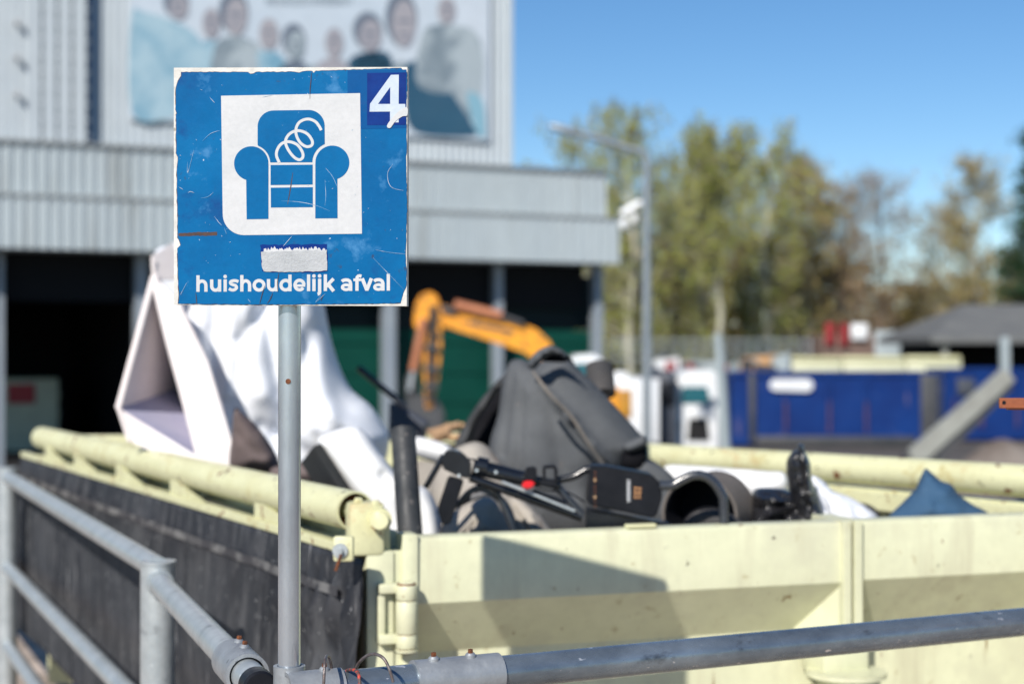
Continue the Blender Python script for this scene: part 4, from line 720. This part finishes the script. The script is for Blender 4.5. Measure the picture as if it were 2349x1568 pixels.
for cx_, ty_, w_, m_ in ((480, 95, 42, 'jacket'), (537, 85, 50, 'grey1'), (612, 118, 46, 'jacket'), (675, 140, 42, 'hair'), (762, 136, 46, 'skin'), (845, 122, 54, 'deepblue'), (1020, 58, 60, 'grey1')):
    blob('figure', [(cx_ - w_, 200), (cx_ - w_ * .9, ty_ + 22), (cx_ - w_ * .35, ty_), (cx_ + w_ * .35, ty_), (cx_ + w_ * .9, ty_ + 24), (cx_ + w_, 200)], M[m_], .0225 + (cx_ % 7) * .0003)
blob('figure', [(820, 130), (880, 118), (900, 150), (860, 170), (815, 165)], M['deepblue'], .024)
for cx, cy, a, b, dark in ((405, 12, 26, 34, 1), (480, 50, 24, 40, 0), (537, 35, 30, 48, 1), (612, 75, 26, 42, 0), (675, 100, 24, 38, 2), (762, 95, 24, 40, 0), (845, 78, 30, 42, 1), (922, 50, 32, 62, 1), (1020, 20, 24, 36, 0)):
    if dark: blob('hair', ell(cx - 3, cy - 8, a * 1.12, b * 1.0), M['hair'], .030)
    blob('face', ell(cx + 3, cy + 4, a * .85, b * .88), M['skin'] if dark < 2 else M['grey1'], .036)
    mb = MB(); stroke(mb, [(cx - a * .4, cy - 2), (cx + a * .6, cy - 1)], 5, PB, .040); mb.build('eye_line', M['hair'], pf); mb = MB(); stroke(mb, [(cx - a * .2, cy + b * .45), (cx + a * .4, cy + b * .47)], 4, PB, .040); mb.build('mouth_line', M['hair'], pf)
mb = MB(); rr = random.Random(4)
for i in range(24):
    x = 612 + i * 8.2; stroke(mb, [(x, -8), (x + rr.uniform(-2, 2), 8 + rr.uniform(0, 5))], 3.2, PB, .03 + .001 * (i % 2))
mb.build('lettering_strokes', M['grey1'], pf)

# green skip inside the left bay, shape in the dark
bs = empty('storage_skip', B(sx(65, 7), 7, 0), 'dim pale green storage bin with a red label inside the dark left bay', 'storage bin')
x0, x1 = sx(2, 7.2), sx(135, 7.2); mb = MB(); mb.box(x0, x1, 7.2, 9, .05, szz(868, 65, 7.2), lambda p: B(p.x, p.y, p.z), bev=.04)
for i in range(3): z = .6 + .55 * i; mb.box(x0 - .03, x1 + .03, 7.14, 7.2, z, z + .08, lambda p: B(p.x, p.y, p.z))
bo_ = mb.build('bin_body', M['pale'], bs)
mb = MB(); mb.box(sx(18, 7.1), sx(80, 7.1), 7.08, 7.1, szz(925, 65, 7.1), szz(880, 65, 7.1), lambda p: B(p.x, p.y, p.z)); mb.build('red_label', M['red'], bs)

# ------------------------------------------------------------------ EXCAVATOR
YE = 33.0
ex = empty('excavator', Vector((W(1330, 900, YE + 1).x, YE + 1, gz(YE))), 'orange excavator with raised arm in front of the green bay doors', 'excavator')
def slab(name, pts, Y, d, m, par=ex, bev=.03):
    f_ = [W(a, b, Y) for a, b in pts]; n = len(pts); bm = bmesh.new(); vv = [bm.verts.new(p) for p in f_] + [bm.verts.new(p + Vector((0, d, 0))) for p in f_]
    bm.faces.new(vv[:n]); bm.faces.new(vv[n:][::-1])
    for i in range(n): bm.faces.new((vv[i], vv[(i + 1) % n], vv[n + (i + 1) % n], vv[n + i]))
    if bev: bmesh.ops.bevel(bm, geom=bm.edges[:], offset=bev, segments=2, affect='EDGES')
    bm.verts.index_update(); mb = MB(); mb.add([v.co.copy() for v in bm.verts], [[v.index for v in f.verts] for f in bm.faces]); bm.free(); return mb.build(name, m, par, smooth=35)
slab('boom', [(985, 716), (1010, 698), (1060, 712), (1120, 726), (1190, 740), (1230, 755), (1262, 785), (1300, 850), (1320, 900), (1270, 900), (1235, 830), (1205, 805), (1120, 780), (1050, 758), (1000, 745)], YE, .40, M['orange'])
slab('dipper_arm', [(952, 700), (964, 676), (986, 668), (1004, 680), (1012, 730), (1012, 790), (1004, 870), (992, 935), (976, 938), (971, 860), (973, 780), (962, 762), (948, 744)], YE - .05, .32, M['orange'])
def cyl(name, a, b, r, m, Y=YE - .1): mb = MB(); mb.tube([W(*a, Y), W(*b, Y)], m_of(r, Y), 14); return mb.build(name, m, ex, smooth=40)
slab('decal_strip', [(1075, 735), (1180, 757), (1178, 766), (1073, 744)], YE - .01, .02, M['machdark'], bev=0)
slab('arm_dark_plate', [(1008, 700), (1040, 706), (1050, 722), (1012, 716)], YE - .12, .1, M['machdark'])  # dark detail plate near the head of the arm
for dx in (0, 7, 14): cyl('hydraulic_hose', (1000 - dx, 700), (992 - dx, 925), 2.2, M['machdark'], YE - .12)
for yy in (790, 838, 880): slab('hose_clamp', [(972, yy), (1006, yy), (1004, yy + 12), (972, yy + 12)], YE - .2, .06, M['machdark'], bev=0)
cyl('boom_cylinder', (1042, 698), (1150, 724), 11, M['copper']); cyl('boom_cylinder_rod', (1150, 724), (1200, 742), 6, M['machdark'])
cyl('bucket_cylinder', (972, 730), (948, 850), 10, M['copper']); cyl('bucket_cylinder_rod', (948, 850), (940, 895), 6, M['galv'])
slab('link_plate', [(930, 860), (955, 850), (960, 905), (938, 930), (928, 900)], YE, .25, M['machdark'])
slab('grab_bucket', [(925, 925), (955, 905), (1000, 915), (1018, 950), (1012, 1000), (970, 1015), (935, 990)], YE, .7, M['machdark'])
slab('machine_body', [(1250, 880), (1420, 880), (1425, 1010), (1240, 1010)], YE + .5, 2.0, M['orange'], bev=.08)
slab('cab', [(1275, 850), (1330, 850), (1340, 985), (1262, 985)], YE + .3, 1.0, M['windscreen'], bev=.05)
for d in (.2, 2.0): slab('track', [(1200, 1025), (1225, 1002), (1420, 1002), (1445, 1025), (1440, 1085), (1420, 1100), (1215, 1100), (1196, 1085)], YE + .3 + d, .5, M['tyre'], bev=.06)

# ------------------------------------------------------------------ RIGHT-HAND BACKGROUND
def gbox(name, px0, px1, pyt, Y, depth, m, par, zb_=None, bev=.05, pyb=None):
    a = (px0 - CX) / F * Y; b = (px1 - CX) / F * Y; z = CH + (HY - pyt) / F * Y; z0 = gz(Y) if zb_ is None else zb_
    if pyb: z0 = CH + (HY - pyb) / F * Y
    mb = MB(); mb.box(a, b, Y, Y + depth, z0, z, bev=bev); return mb.build(name, m, par, smooth=35)
# lamp post with camera
YL = 35.0; lp = empty('lamp_post', Vector((W(1483, 900, YL).x, YL, gz(YL))), 'tall grey lamp post with a long arm to the left, between building and trees', 'lamp post')
xp = lp.location.x; ztop = CH + (HY - 372) / F * YL
mb = MB(); mb.tube([(xp, YL, gz(YL)), (xp, YL, 2), (xp, YL, ztop)], [.105, .098, .085], 20); mb.build('pole', M['lampmetal'], lp, smooth=40)
mb = MB(); mb.tube(smooth_pts([Vector((xp, YL, ztop - .03)), W(1481, 358, YL), W(1468, 347, YL), W(1440, 339, YL), W(1380, 320, YL), W(1325, 306, YL)], 5), .072, 14); mb.build('arm', M['lampmetal'], lp, smooth=60)
mb = MB(); a = W(1330, 307, YL); b = W(1258, 287, YL); d = (b - a).normalized(); mb.tube([a, a + d * .15, a + d * .6, b], [.05, .10, .09, .03], 16); mb.build('lamp_head', M['lampmetal'], lp, smooth=50)
ca = W(1425, 492, YL); cb_ = W(1468, 465, YL); mb = MB(); mb.tube([ca, cb_], .085, 14); mb.tube([cb_, Vector((xp, YL, cb_.z + .02))], .03, 8); cm = mb.build('camera_housing', M['van'], lp, smooth=40)
mb = MB(); q = W(1431, 513, YL - .05); mb.tube([q + Vector((0, 0, -.11)), q, q + Vector((0, 0, .11))], [.06, .12, .06], 14); q = W(1455, 500, YL); mb.tube([q - Vector((.0, 0, .1)), q + Vector((0, 0, .1))], .07, 10); mb.build('floodlight', M['van'], lp, smooth=60)
# white vehicles
v1 = empty('white_truck', W(1440, 1090, 39.5), 'white box truck with an amber panel, left of the lamp post foot', 'truck'); v1.location.z = gz(39.5)
gbox('truck_box', 1395, 1512, 868, 39.5, 4, M['van'], v1, zb_=-1.0); gbox('amber_panel', 1397, 1448, 893, 39.45, .04, M['amber'], v1, pyb=958, bev=.01)
gbox('roof_light', 1408, 1440, 853, 39.6, .4, M['van'], v1, pyb=869)
for px in (1420, 1490): 
    p = W(px, 1070, 39.4); mb = MB(); mb.tube([Vector((p.x, 39.4, -1.05)), Vector((p.x, 39.7, -1.05))], .4, 24); mb.build('wheel', M['tyre'], v1, smooth=40)
v2 = empty('white_van', W(1600, 1090, 41), 'white van with a teal windscreen facing the camera, just right of the lamp post', 'van'); v2.location.z = gz(41)
slab('van_body', [(1548, 905), (1556, 862), (1572, 850), (1640, 850), (1656, 862), (1664, 905), (1672, 960), (1672, 1062), (1545, 1062), (1545, 960)], 41, 4.2, M['van'], v2, bev=.08)
slab('windscreen', [(1558, 925), (1566, 886), (1622, 886), (1630, 925)], 40.96, .05, M['windscreen'], v2, bev=.01)
slab('grille', [(1575, 1010), (1580, 958), (1622, 958), (1628, 1010)], 40.95, .06, M['tyre'], v2, bev=.01)
for px in (1558, 1655): gbox('headlight', px - 8, px + 8, 965, 40.95, .06, M['galv'], v2, pyb=980, bev=.01); p = W(px, 1060, 41); mb = MB(); mb.tube([Vector((p.x - .1, 41.6, -1.07)), Vector((p.x + .1, 41.6, -1.07))], .38, 22); mb.build('wheel', M['tyre'], v2, smooth=40)
dv = empty('dark_van', W(1528, 1090, 40), 'narrow dark blue van standing between the white truck and the white van', 'van'); dv.location.z = gz(40)
gbox('van_body', 1508, 1552, 850, 40.3, 4, M['slate'], dv, zb_=-1.1, bev=.12); gbox('side_window', 1512, 1546, 875, 40.26, .05, M['blackplastic'], dv, pyb=930, bev=.01)
mb = MB(); p = W(1528, 1070, 40.2); mb.tube([Vector((p.x, 40.25, -1.1)), Vector((p.x, 40.5, -1.1))], .34, 20); mb.build('wheel', M['tyre'], dv, smooth=40)
v4 = empty('white_car', W(1345, 1000, 43), 'white vehicle roof showing just above the charcoal sofa part', 'van'); v4.location.z = gz(43)
slab('van_body', [(1300, 850), (1312, 815), (1372, 812), (1392, 845), (1395, 1060), (1295, 1060)], 43, 3.5, M['van'], v4, bev=.1); slab('windscreen', [(1310, 866), (1318, 832), (1370, 832), (1380, 866)], 42.96, .05, M['windscreen'], v4, bev=.01)
# blue containers
M['redold'] = mat('faded_red_panel', (.30, .035, .04), .7, c2=(.22, .03, .035), sc_=1)
M['ribrust'] = mat('blue_paint_rust', (.03, .03, .10), .7, c2=(.09, .05, .09), sc_=3)
def bluec(px0, px1, pyt, Y, label, ribs, pyb=None, depth=2.4):
    o = empty('roll_container', Vector((W((px0 + px1) / 2, 0, Y).x, Y, gz(Y))), label, 'container', 'blue containers in the yard'); a = W(px0, pyt, Y); b = W(px1, pyt, Y); z1_ = a.z; z0 = gz(Y) + .18
    wl = MB()
    wl.box(a.x, b.x, Y, Y + .06, z0, z1_); wl.box(a.x, b.x, Y + depth - .06, Y + depth, z0, z1_); wl.box(a.x, a.x + .06, Y + .062, Y + depth - .062, z0, z1_); wl.box(b.x - .06, b.x, Y + .062, Y + depth - .062, z0, z1_); wl.box(a.x + .062, b.x - .062, Y + .062, Y + depth - .062, z0, z0 + .1)
    wl.build('container_wall', M['skyblue'], o); rm = MB(); rm.box(a.x - .06, b.x + .06, Y - .08, Y - .002, z1_ - .14, z1_ + .02, bev=.02); rm.box(a.x - .06, b.x + .06, Y - .08, Y - .002, z0 - .1, z0 + .12, bev=.02); rm.build('rim', M['skyblue'], o)
    for px in ribs: x = W(px, 0, Y).x; rb2 = MB(); rb2.box(x - .07, x + .07, Y - .11, Y - .002, z0 + .12, z1_ - .14, bev=.02); r_o = rb2.build('rib', M['skyblue'], o); rb3 = MB(); rb3.box(x - .05, x + .05, Y - .116, Y - .111, z0 + .3, z0 + 1.3); rb3.build('rust_streak', M['ribrust'], r_o)
    return o
b1 = bluec(1678, 2150, 852, 50, 'long blue container with a white oval label, nearest of the blue ones', (1800, 1900, 1985))
for a_, b_, c_, d_ in ((1718, 1732, 856, 1015), (2112, 2150, 858, 1000)): gbox('gap_shade', a_, b_, c_, 49.86, .05, M['machdark'], b1, pyb=d_, bev=.004)  # flat dark strips paint the shade of gaps in the wall
gbox('bottom_skirt', 1735, 2100, 1000, 49.84, .06, M['machdark'], b1, pyb=1022, bev=.004)
mb = MB(); 
def Q50(u, v, o): return W(u, v, 49.85 - o)
prism(mb, [arc(1850, 883, 14, -90, 90, 8) + arc(1778, 882, 13, 90, 270, 8)], Q50, -.02, 0); lb = mb.build('oval_label', M['van'], b1)
mb = MB(); rr = random.Random(8)
for i in range(7): stroke(mb, [(1782 + i * 9, 878 + rr.uniform(-2, 2)), (1786 + i * 9, 888)], 1.1, Q50, .005)
mb.build('label_print', M['skyblue'], lb)
b2 = bluec(2165, 2460, 845, 53, 'blue container at the right edge, behind the sloping grey beam', (2185, 2250, 2330, 2400))
gbox('dark_opening', 2195, 2235, 868, 52.88, .03, M['slate'], b2, pyb=905, bev=.005)
b3 = bluec(1500, 1690, 862, 57, 'blue container full of waste seen between the white van and the trees', (1520, 1600, 1680))
for i, (p0, p1) in enumerate(((1795, 1930), (1934, 2075), (2079, 2205))):
    o = empty('pale_container', Vector((W((p0 + p1) / 2, 0, 60).x, 60, gz(60))), ('pale yellow container top seen above the oval label of the blue container', 'pale yellow container top in the middle of the row behind the blue container', 'pale yellow container top at the right end of the row, beside the dark shed')[i], 'container', 'pale containers behind the blue one')
    gbox('container_wall', p0, p1, 822, 60, 2.4, M['pale'], o); gbox('rim', p0 - 3, p1 - 1, 818 - i, 59.9, .09, M['pale_tube'], o, pyb=828)
hp = MB(); rr = random.Random(11)
def scrap_heap(name, px0, px1, py, Y, n, mats, label):
    o = empty(name, Vector((W((px0 + px1) / 2, 0, Y).x, Y, CH + (HY - py) / F * Y - .5)), label, 'scrap heap')
    for i in range(n):
        c_ = W(rr.uniform(px0, px1), py + rr.uniform(-8, 8), Y + rr.uniform(-.5, .5)); s1, s2, s3 = rr.uniform(.1, .5), rr.uniform(.1, .3), rr.uniform(.08, .3); a = rr.uniform(0, 3); t_ = rr.uniform(-.5, .5)
        mb = MB(); mb.box(-s1, s1, -s2, s2, -s3, s3, lambda p: c_ + Vector((p.x * math.cos(a) - p.y * math.sin(a), p.x * math.sin(a) + p.y * math.cos(a), p.z + p.x * t_))); mb.build('scrap', M[mats[i % len(mats)]], o)
scrap_heap('scrap_heap', 1500, 1690, 848, 57.8, 34, ['greypanel', 'machdark', 'wood', 'redold', 'greypanel', 'van', 'card'], 'mixed light and red scrap lying on top of the far blue container')
scrap_heap('scrap_heap', 1690, 1790, 843, 51, 18, ['card', 'wood', 'greypanel', 'redold', 'machdark'], 'brown and white scrap at the left end of the blue container with the oval label')
# leaning white post, sloping beam, rubble
mb = MB(); mb.tube([W(1664, 1060, 40.0), W(1656, 900, 40), W(1645, 765, 40)], [.14, .13, .12], 14); o = mb.build('leaning_post', M['greypanel'], None, smooth=40); tag(o, 'light grey leaning post between white van and blue container', 'post')
bm_ = empty('sloping_beam', W(2100, 1050, 26), 'grey sloping steel beam in front of the blue containers, at the right', 'beam')
slab('beam_body', [(2085, 1035), (2305, 845), (2330, 872), (2128, 1055), (2095, 1060)], 26, .25, M['beamgrey'], bm_, bev=.02); slab('beam_shade', [(2130, 1056), (2325, 880), (2322, 892), (2150, 1066)], 26.05, .3, M['machdark'], bm_, bev=.01); slab('beam_foot', [(2075, 1040), (2130, 1030), (2135, 1110), (2070, 1120)], 26.1, .3, M['machdark'], bm_, bev=.02)  # dark slab along the lower edge paints the shade below the beam
slab('beam_prop', [(2296, 772), (2316, 772), (2317, 862), (2298, 866)], 26.3, .16, M['greypanel'], bm_, bev=.02)
def heap(name, px0, px1, py, Y, m, label):
    mb = MB(); N_ = 30; a = W(px0, py, Y); b = W(px1, py, Y); hgt = a.z - gz(Y); vs_ = []
    for j in range(N_ + 1):
        for i in range(N_ + 1):
            x = a.x + (b.x - a.x) * i / N_; y = Y + (b.x - a.x) * .5 * (j / N_ - .5); r_ = math.sqrt((2 * i / N_ - 1) ** 2 + (2 * j / N_ - 1) ** 2)
            vs_.append((x, y, gz(Y) - .05 + max(0, 1 - r_ ** 2.4) * hgt * (1 + .35 * noise.noise(Vector((x * 1.4, y * 1.4, 3))))))
    mb.add(vs_, [(j * (N_ + 1) + i, j * (N_ + 1) + i + 1, (j + 1) * (N_ + 1) + i + 1, (j + 1) * (N_ + 1) + i) for j in range(N_) for i in range(N_)]); return tag(mb.build(name, m, None, smooth=60), label, 'rubble pile', None, 'thing')
heap('rubble_pile', 2100, 2600, 1012, 31, M['rubble'], 'brown beige rubble pile below the sloping grey beam at the right edge')
heap('rubble_pile', 1840, 2120, 1062, 33, M['rubble'], 'low brown rubble pile in front of the long blue container')
# rusty bar
rs = empty('rusty_bar_stand', Vector((1.55, 3.25, 0)), 'rusty orange flat bar with a round hole sticking in from the right edge', 'bar')
a = W(2290, 912, 3.0); mb = MB(); mb.box(a.x, 1.62, 2.995, 3.002, W(0, 936, 3.0).z, a.z, bev=.002); mb.box(a.x + .02, 1.62, 3.002, 3.02, W(0, 940, 3.0).z, W(0, 936, 3.0).z - .0005); mb.build('flat_bar', M['rust_orange'], rs)
mb = MB(); q = W(2302, 923, 2.9945); mb.tube([q, q + Vector((0, .001, 0))], .0038, 14); mb.build('bar_hole', M['blackplastic'], rs)
mb = MB(); mb.box(1.60, 1.68, 2.95, 3.03, 0, 1.75, bev=.004); mb.build('post', M['rust_orange'], rs)
# shed
sh = empty('open_shed', Vector((W(2250, 0, 62).x, 62, gz(62))), 'open shed with dark grey hipped roof and black inside, right edge', 'shed')
A = [W(2135, 772, 62), W(2600, 776, 62)]; rz_ = W(2220, 697, 66).z
mb = MB(); e0, e1_ = A[0], Vector((A[1].x, 62, A[0].z)); f0, f1 = e0 + Vector((0, 9, 0)), e1_ + Vector((0, 9, 0)); r0 = Vector((W(2215, 0, 66).x, 66.5, rz_)); r1 = Vector((e1_.x - 1, 66.5, rz_))
mb.add([e0, e1_, f1, f0, r0, r1, e0 - Vector((0, 0, .25)), e1_ - Vector((0, 0, .25)), f1 - Vector((0, 0, .25)), f0 - Vector((0, 0, .25))], [(0, 1, 5, 4), (1, 2, 5), (2, 3, 4, 5), (3, 0, 4), (0, 6, 7, 1), (1, 7, 8, 2), (2, 8, 9, 3), (3, 9, 6, 0), (6, 9, 8, 7)]); mb.build('roof', M['roof'], sh)
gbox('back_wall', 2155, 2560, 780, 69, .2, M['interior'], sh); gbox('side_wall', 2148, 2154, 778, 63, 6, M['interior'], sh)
for px in (2168, 2310, 2470): gbox('post', px - 7, px + 7, 776, 62.4, .25, M['galv'] if px != 2168 else M['beamgrey'], sh)
# small red building far back
rbld = empty('red_building', Vector((W(2010, 0, 76).x, 76, gz(76))), 'low brown building with red panels and a grey door behind the pale containers', 'building')
M['redold'] = mat('faded_red_panel', (.30, .035, .04), .7, c2=(.22, .03, .035), sc_=1)
M['umber'] = mat('brown_boarding', (.12, .085, .075), .8, c2=(.17, .12, .10), sc_=1)
gbox('wall', 1885, 2150, 768, 76, 5, M['umber'], rbld); gbox('door', 2006, 2068, 758, 75.6, .08, M['greypanel'], rbld)
for a, b, c_ in ((1893, 1913, 740), (1926, 1946, 742), (2076, 2105, 752), (2105, 2148, 740)): gbox('red_panel', a, b, c_, 75.7, .08, M['redold'], rbld, pyb=c_ + 50)
gbox('white_panel', 1952, 1990, 742, 75.66, .06, M['van'], rbld, pyb=778)
for px in (1860, 1845, 1990): pass
fc = empty('mesh_fence', Vector((W(1600, 0, 74).x, 74, gz(74))), 'low grey fence with pale posts along the foot of the birch trees', 'fence')
for i in range(20): gbox('post', 1400 + i * 24, 1403 + i * 24, 775, 74, .08, M['greypanel'], fc, bev=0)
for py in (778, 800, 822): gbox('rail', 1400, 1862, py, 74.09, .04, M['greypanel'], fc, pyb=py + 2.5, bev=0)
mb = MB(); q = W(8, 1020, 24); pj = None
# blue drum on the ground at the far left (lower left corner)
mb = MB(); p = W(196, 1575, 7.4); mb.tube([Vector((p.x, p.y, 0.004)), Vector((p.x, p.y, .10)), Vector((p.x, p.y, p.z + .04)), Vector((p.x, p.y, p.z + .06))], [.05, .055, .055, .03], 20); o = mb.build('blue_canister', M['bucketblue'], None, smooth=50); tag(o, 'small blue canister on the paving under the container tarp', 'canister')

# ------------------------------------------------------------------ TREES
def fast(name, V, Fq, m, parent, loc):
    me = bpy.data.meshes.new(name); V = np.asarray(V, dtype=np.float32) - np.array(loc, dtype=np.float32); k = Fq.shape[1]
    me.vertices.add(len(V)); me.vertices.foreach_set('co', V.ravel()); me.loops.add(Fq.size); me.loops.foreach_set('vertex_index', Fq.ravel().astype(np.int32))
    me.polygons.add(len(Fq)); me.polygons.foreach_set('loop_start', np.arange(0, Fq.size, k, dtype=np.int32)); me.materials.append(m); me.update(calc_edges=True); me.validate()
    o = bpy.data.objects.new(name, me); col.objects.link(o); o.parent = parent; return o
def leaves(pts, size, rng):
    n = len(pts); a = rng.normal(size=(n, 3)); a /= np.linalg.norm(a, axis=1)[:, None]; b = rng.normal(size=(n, 3)); b -= (b * a).sum(1)[:, None] * a; b /= np.linalg.norm(b, axis=1)[:, None]
    s = (size * rng.uniform(.6, 1.3, n))[:, None]; a = a * s; b = b * s * .7; P_ = np.asarray(pts)
    V = np.stack([P_ - a, P_ + b * .6, P_ + a, P_ - b * .6], 1).reshape(-1, 3); return V, np.arange(4 * n).reshape(-1, 4)
def tree(name, px, Y, pyt, hw, kind, label, seed, nbr=76, per=10, leafn=7, lsize=.13, group='trees behind the yard', base=.16):
    rng = np.random.default_rng(seed); x = (px - CX) / F * Y; zg = gz(Y); top = CH + (HY - pyt) / F * Y; H = top - zg; rw = hw / F * Y
    o = empty(name, (x, Y, zg), label, 'tree', group); tr = MB(); lp_ = []
    nseg = 9; tp = [Vector((x + .12 * H * .1 * math.sin(i * 1.3 + seed), Y + .08 * math.cos(i * 1.1 + seed), zg + H * .96 * i / nseg)) for i in range(nseg + 1)]
    tr.tube(tp, [max(.02, .013 * H * (1 - i / nseg) ** .8 + .015) for i in range(nseg + 1)], 9)
    tw = MB()
    for b in range(nbr):
        f = base + (1 - base) * ((b + rng.uniform(0, 1)) / nbr); fi = f * nseg * .99; i0 = min(int(fi), nseg - 1); p0 = tp[i0].lerp(tp[i0 + 1], fi - i0); an = rng.uniform(0, 2 * math.pi)
        if kind == 'conifer': L_ = rw * (1.02 - f) * rng.uniform(.8, 1.1) + .3; up = -.15
        else: L_ = rw * (min(1, .45 + 1.1 * f) * (1 - max(0, f - .78) * 1.7)) * rng.uniform(.6, 1.08); up = rng.uniform(.35, .9) if kind != 'birch' else rng.uniform(.5, 1.1)
        L_ *= 1.25
        d = Vector((math.cos(an), math.sin(an), up)); pts = []
        for s_ in range(5): t = s_ / 4; pts.append(p0 + Vector((d.x, d.y, 0)) * L_ * t + Vector((0, 0, min(up * L_ * (t - .38 * t * t), top - p0.z))))
        (tr if kind != 'bare' else tr).tube(pts, [max(.010, .0038 * H * (1 - s_ / 5) * (1.15 - f)) for s_ in range(5)], 4, cap=False)
        for k in range(per):
            t = rng.uniform(.25, 1); i1 = min(int(t * 4), 3); q = pts[i1].lerp(pts[i1 + 1], t * 4 - i1)
            if kind == 'birch': e_ = Vector((rng.normal() * .35, rng.normal() * .35, -rng.uniform(.6, 2.2)))
            elif kind == 'conifer': e_ = Vector((rng.normal() * .4, rng.normal() * .4, -rng.uniform(.1, .6)))
            else: e_ = Vector((rng.normal() * .7, rng.normal() * .7, rng.uniform(.2, 1.5)))
            tw.tube([q, q + e_ * .5 + Vector((rng.normal() * .1, rng.normal() * .1, .05)), q + e_], [.012, .009, .005], 3, cap=False)
            u = rng.uniform(0, 1, leafn)[:, None]; lp_.append(np.array(q) + u * np.array(e_) + rng.normal(size=(leafn, 3)) * (.11 if kind == 'birch' else .18))
    tr.build('trunk', M['birch'] if kind == 'birch' or kind == 'sparse' else M['bark'], o, smooth=60, fix=False)
    Vt = np.array([tuple(v) for v in tw.v]); Ft = np.array([f for f in tw.f]); fast('twigs', Vt, Ft, M['twig'], o, (x, Y, zg))
    V, Fq = leaves(np.concatenate(lp_), lsize, rng); V[:, 2] = np.minimum(V[:, 2], top + .2)
    fast('crown', V, Fq, M[{'birch': 'leaf_birch', 'bare': 'leaf_brown', 'sparse': 'leaf_sparse', 'conifer': 'leaf_dark', 'bush': 'leaf_bush'}[kind]], o, (x, Y, zg)); return o
tree('birch_tree', 1345, 92, 242, 125, 'birch', 'leftmost yellow green birch, behind the building corner and lamp arm', 1)
tree('birch_tree', 1448, 85, 226, 112, 'birch', 'tall yellow green birch directly behind the lamp post', 2)
tree('birch_tree', 1600, 90, 278, 80, 'birch', 'slimmer birch right of the lamp post, beside the bright white trunk', 3)
tree('birch_tree', 1645, 79, 264, 92, 'birch', 'birch with the bright white trunk in the middle of the tree row', 4, base=.52)
tree('birch_tree', 1758, 86, 268, 96, 'birch', 'broad birch just right of the white trunked one', 5)
tree('bare_tree', 1855, 92, 365, 66, 'sparse', 'brownish budding tree where the tree row starts to fall away', 6, leafn=9)
tree('bare_tree', 1935, 95, 425, 66, 'bare', 'reddish brown bare tree above the red building end', 7, leafn=6, lsize=.10)
tree('bare_tree', 2022, 92, 398, 72, 'bare', 'purple brown bare tree with a pointed top, left of the gap of sky', 8, leafn=5, lsize=.10)
tree('sparse_tree', 2150, 98, 470, 52, 'sparse', 'thin see-through tree in the gap left of the tall brown one', 9, leafn=5, lsize=.11)
tree('sparse_tree', 2238, 88, 362, 66, 'sparse', 'tall sparse brown green tree above the dark shed roof', 10, leafn=8, lsize=.12)
tree('conifer_tree', 2385, 72, 250, 125, 'conifer', 'dark green conifer cut off by the right edge', 11, nbr=90, per=12, leafn=18, lsize=.12, base=.05)
BUSH = [(1415, 560, 55, 'low olive bush right beside the building corner'), (1500, 540, 62, 'olive bush behind the lamp post foot'), (1585, 580, 60, 'olive undergrowth tree behind the leaning post'), (1675, 560, 62, 'olive undergrowth tree left of the middle'), (1770, 550, 62, 'dark olive undergrowth tree below the broad birch'),
        (1860, 590, 60, 'brown olive undergrowth tree left of the red panelled building'), (1950, 610, 60, 'brown undergrowth tree behind the red panelled building'), (2050, 655, 62, 'low brown bush over the grey door panel'), (2140, 660, 60, 'low olive bush left of the dark shed'), (2235, 640, 60, 'brown bush behind the shed roof'), (2330, 600, 62, 'dark bush at the right edge behind the shed')]
for i, (px, py, hw, lb_) in enumerate(BUSH): tree('undergrowth_tree', px, 101 + (i * 7) % 5, py, hw + 8, 'bush', lb_, 40 + i, nbr=34, per=10, leafn=15, lsize=.17, group='undergrowth below the tall trees', base=.02)
for i, (px, py, hw) in enumerate(((1400, 400, 80), (1520, 430, 84), (1560, 350, 70), (1700, 330, 84), (1812, 335, 76), (1890, 470, 66))):
    tree('birch_tree', px, 104 + i, py, hw, 'birch' if i < 5 else 'sparse', ('back row birch right beside the building roof corner, low top', 'back row birch just right of the lamp post, low top', 'back row birch filling the gap between the two tree clumps', 'back row birch behind the white trunked tree', 'back row birch at the falling right shoulder of the birch clump', 'back row thin tree left of the reddish bare tree')[i], 70 + i, leafn=6)
# far wood closing the horizon
rng = np.random.default_rng(99); n = 60000; X = rng.uniform(-10, 90, n); Yy = rng.uniform(118, 126, n); hh = 3.6 + 1.3 * np.sin(X * .31) + .9 * np.sin(X * .83 + 1); Z = -1.45 + rng.uniform(0, 1, n) ** .8 * (hh + 1.45)
V, Fq = leaves(np.stack([X, Yy, Z], 1), .24, rng); fw = fast('far_wood', V, Fq, M['leaf_bush'], None, (0, 0, 0)); tag(fw, 'brown olive belt of far undergrowth closing the horizon', 'undergrowth', None, 'stuff')
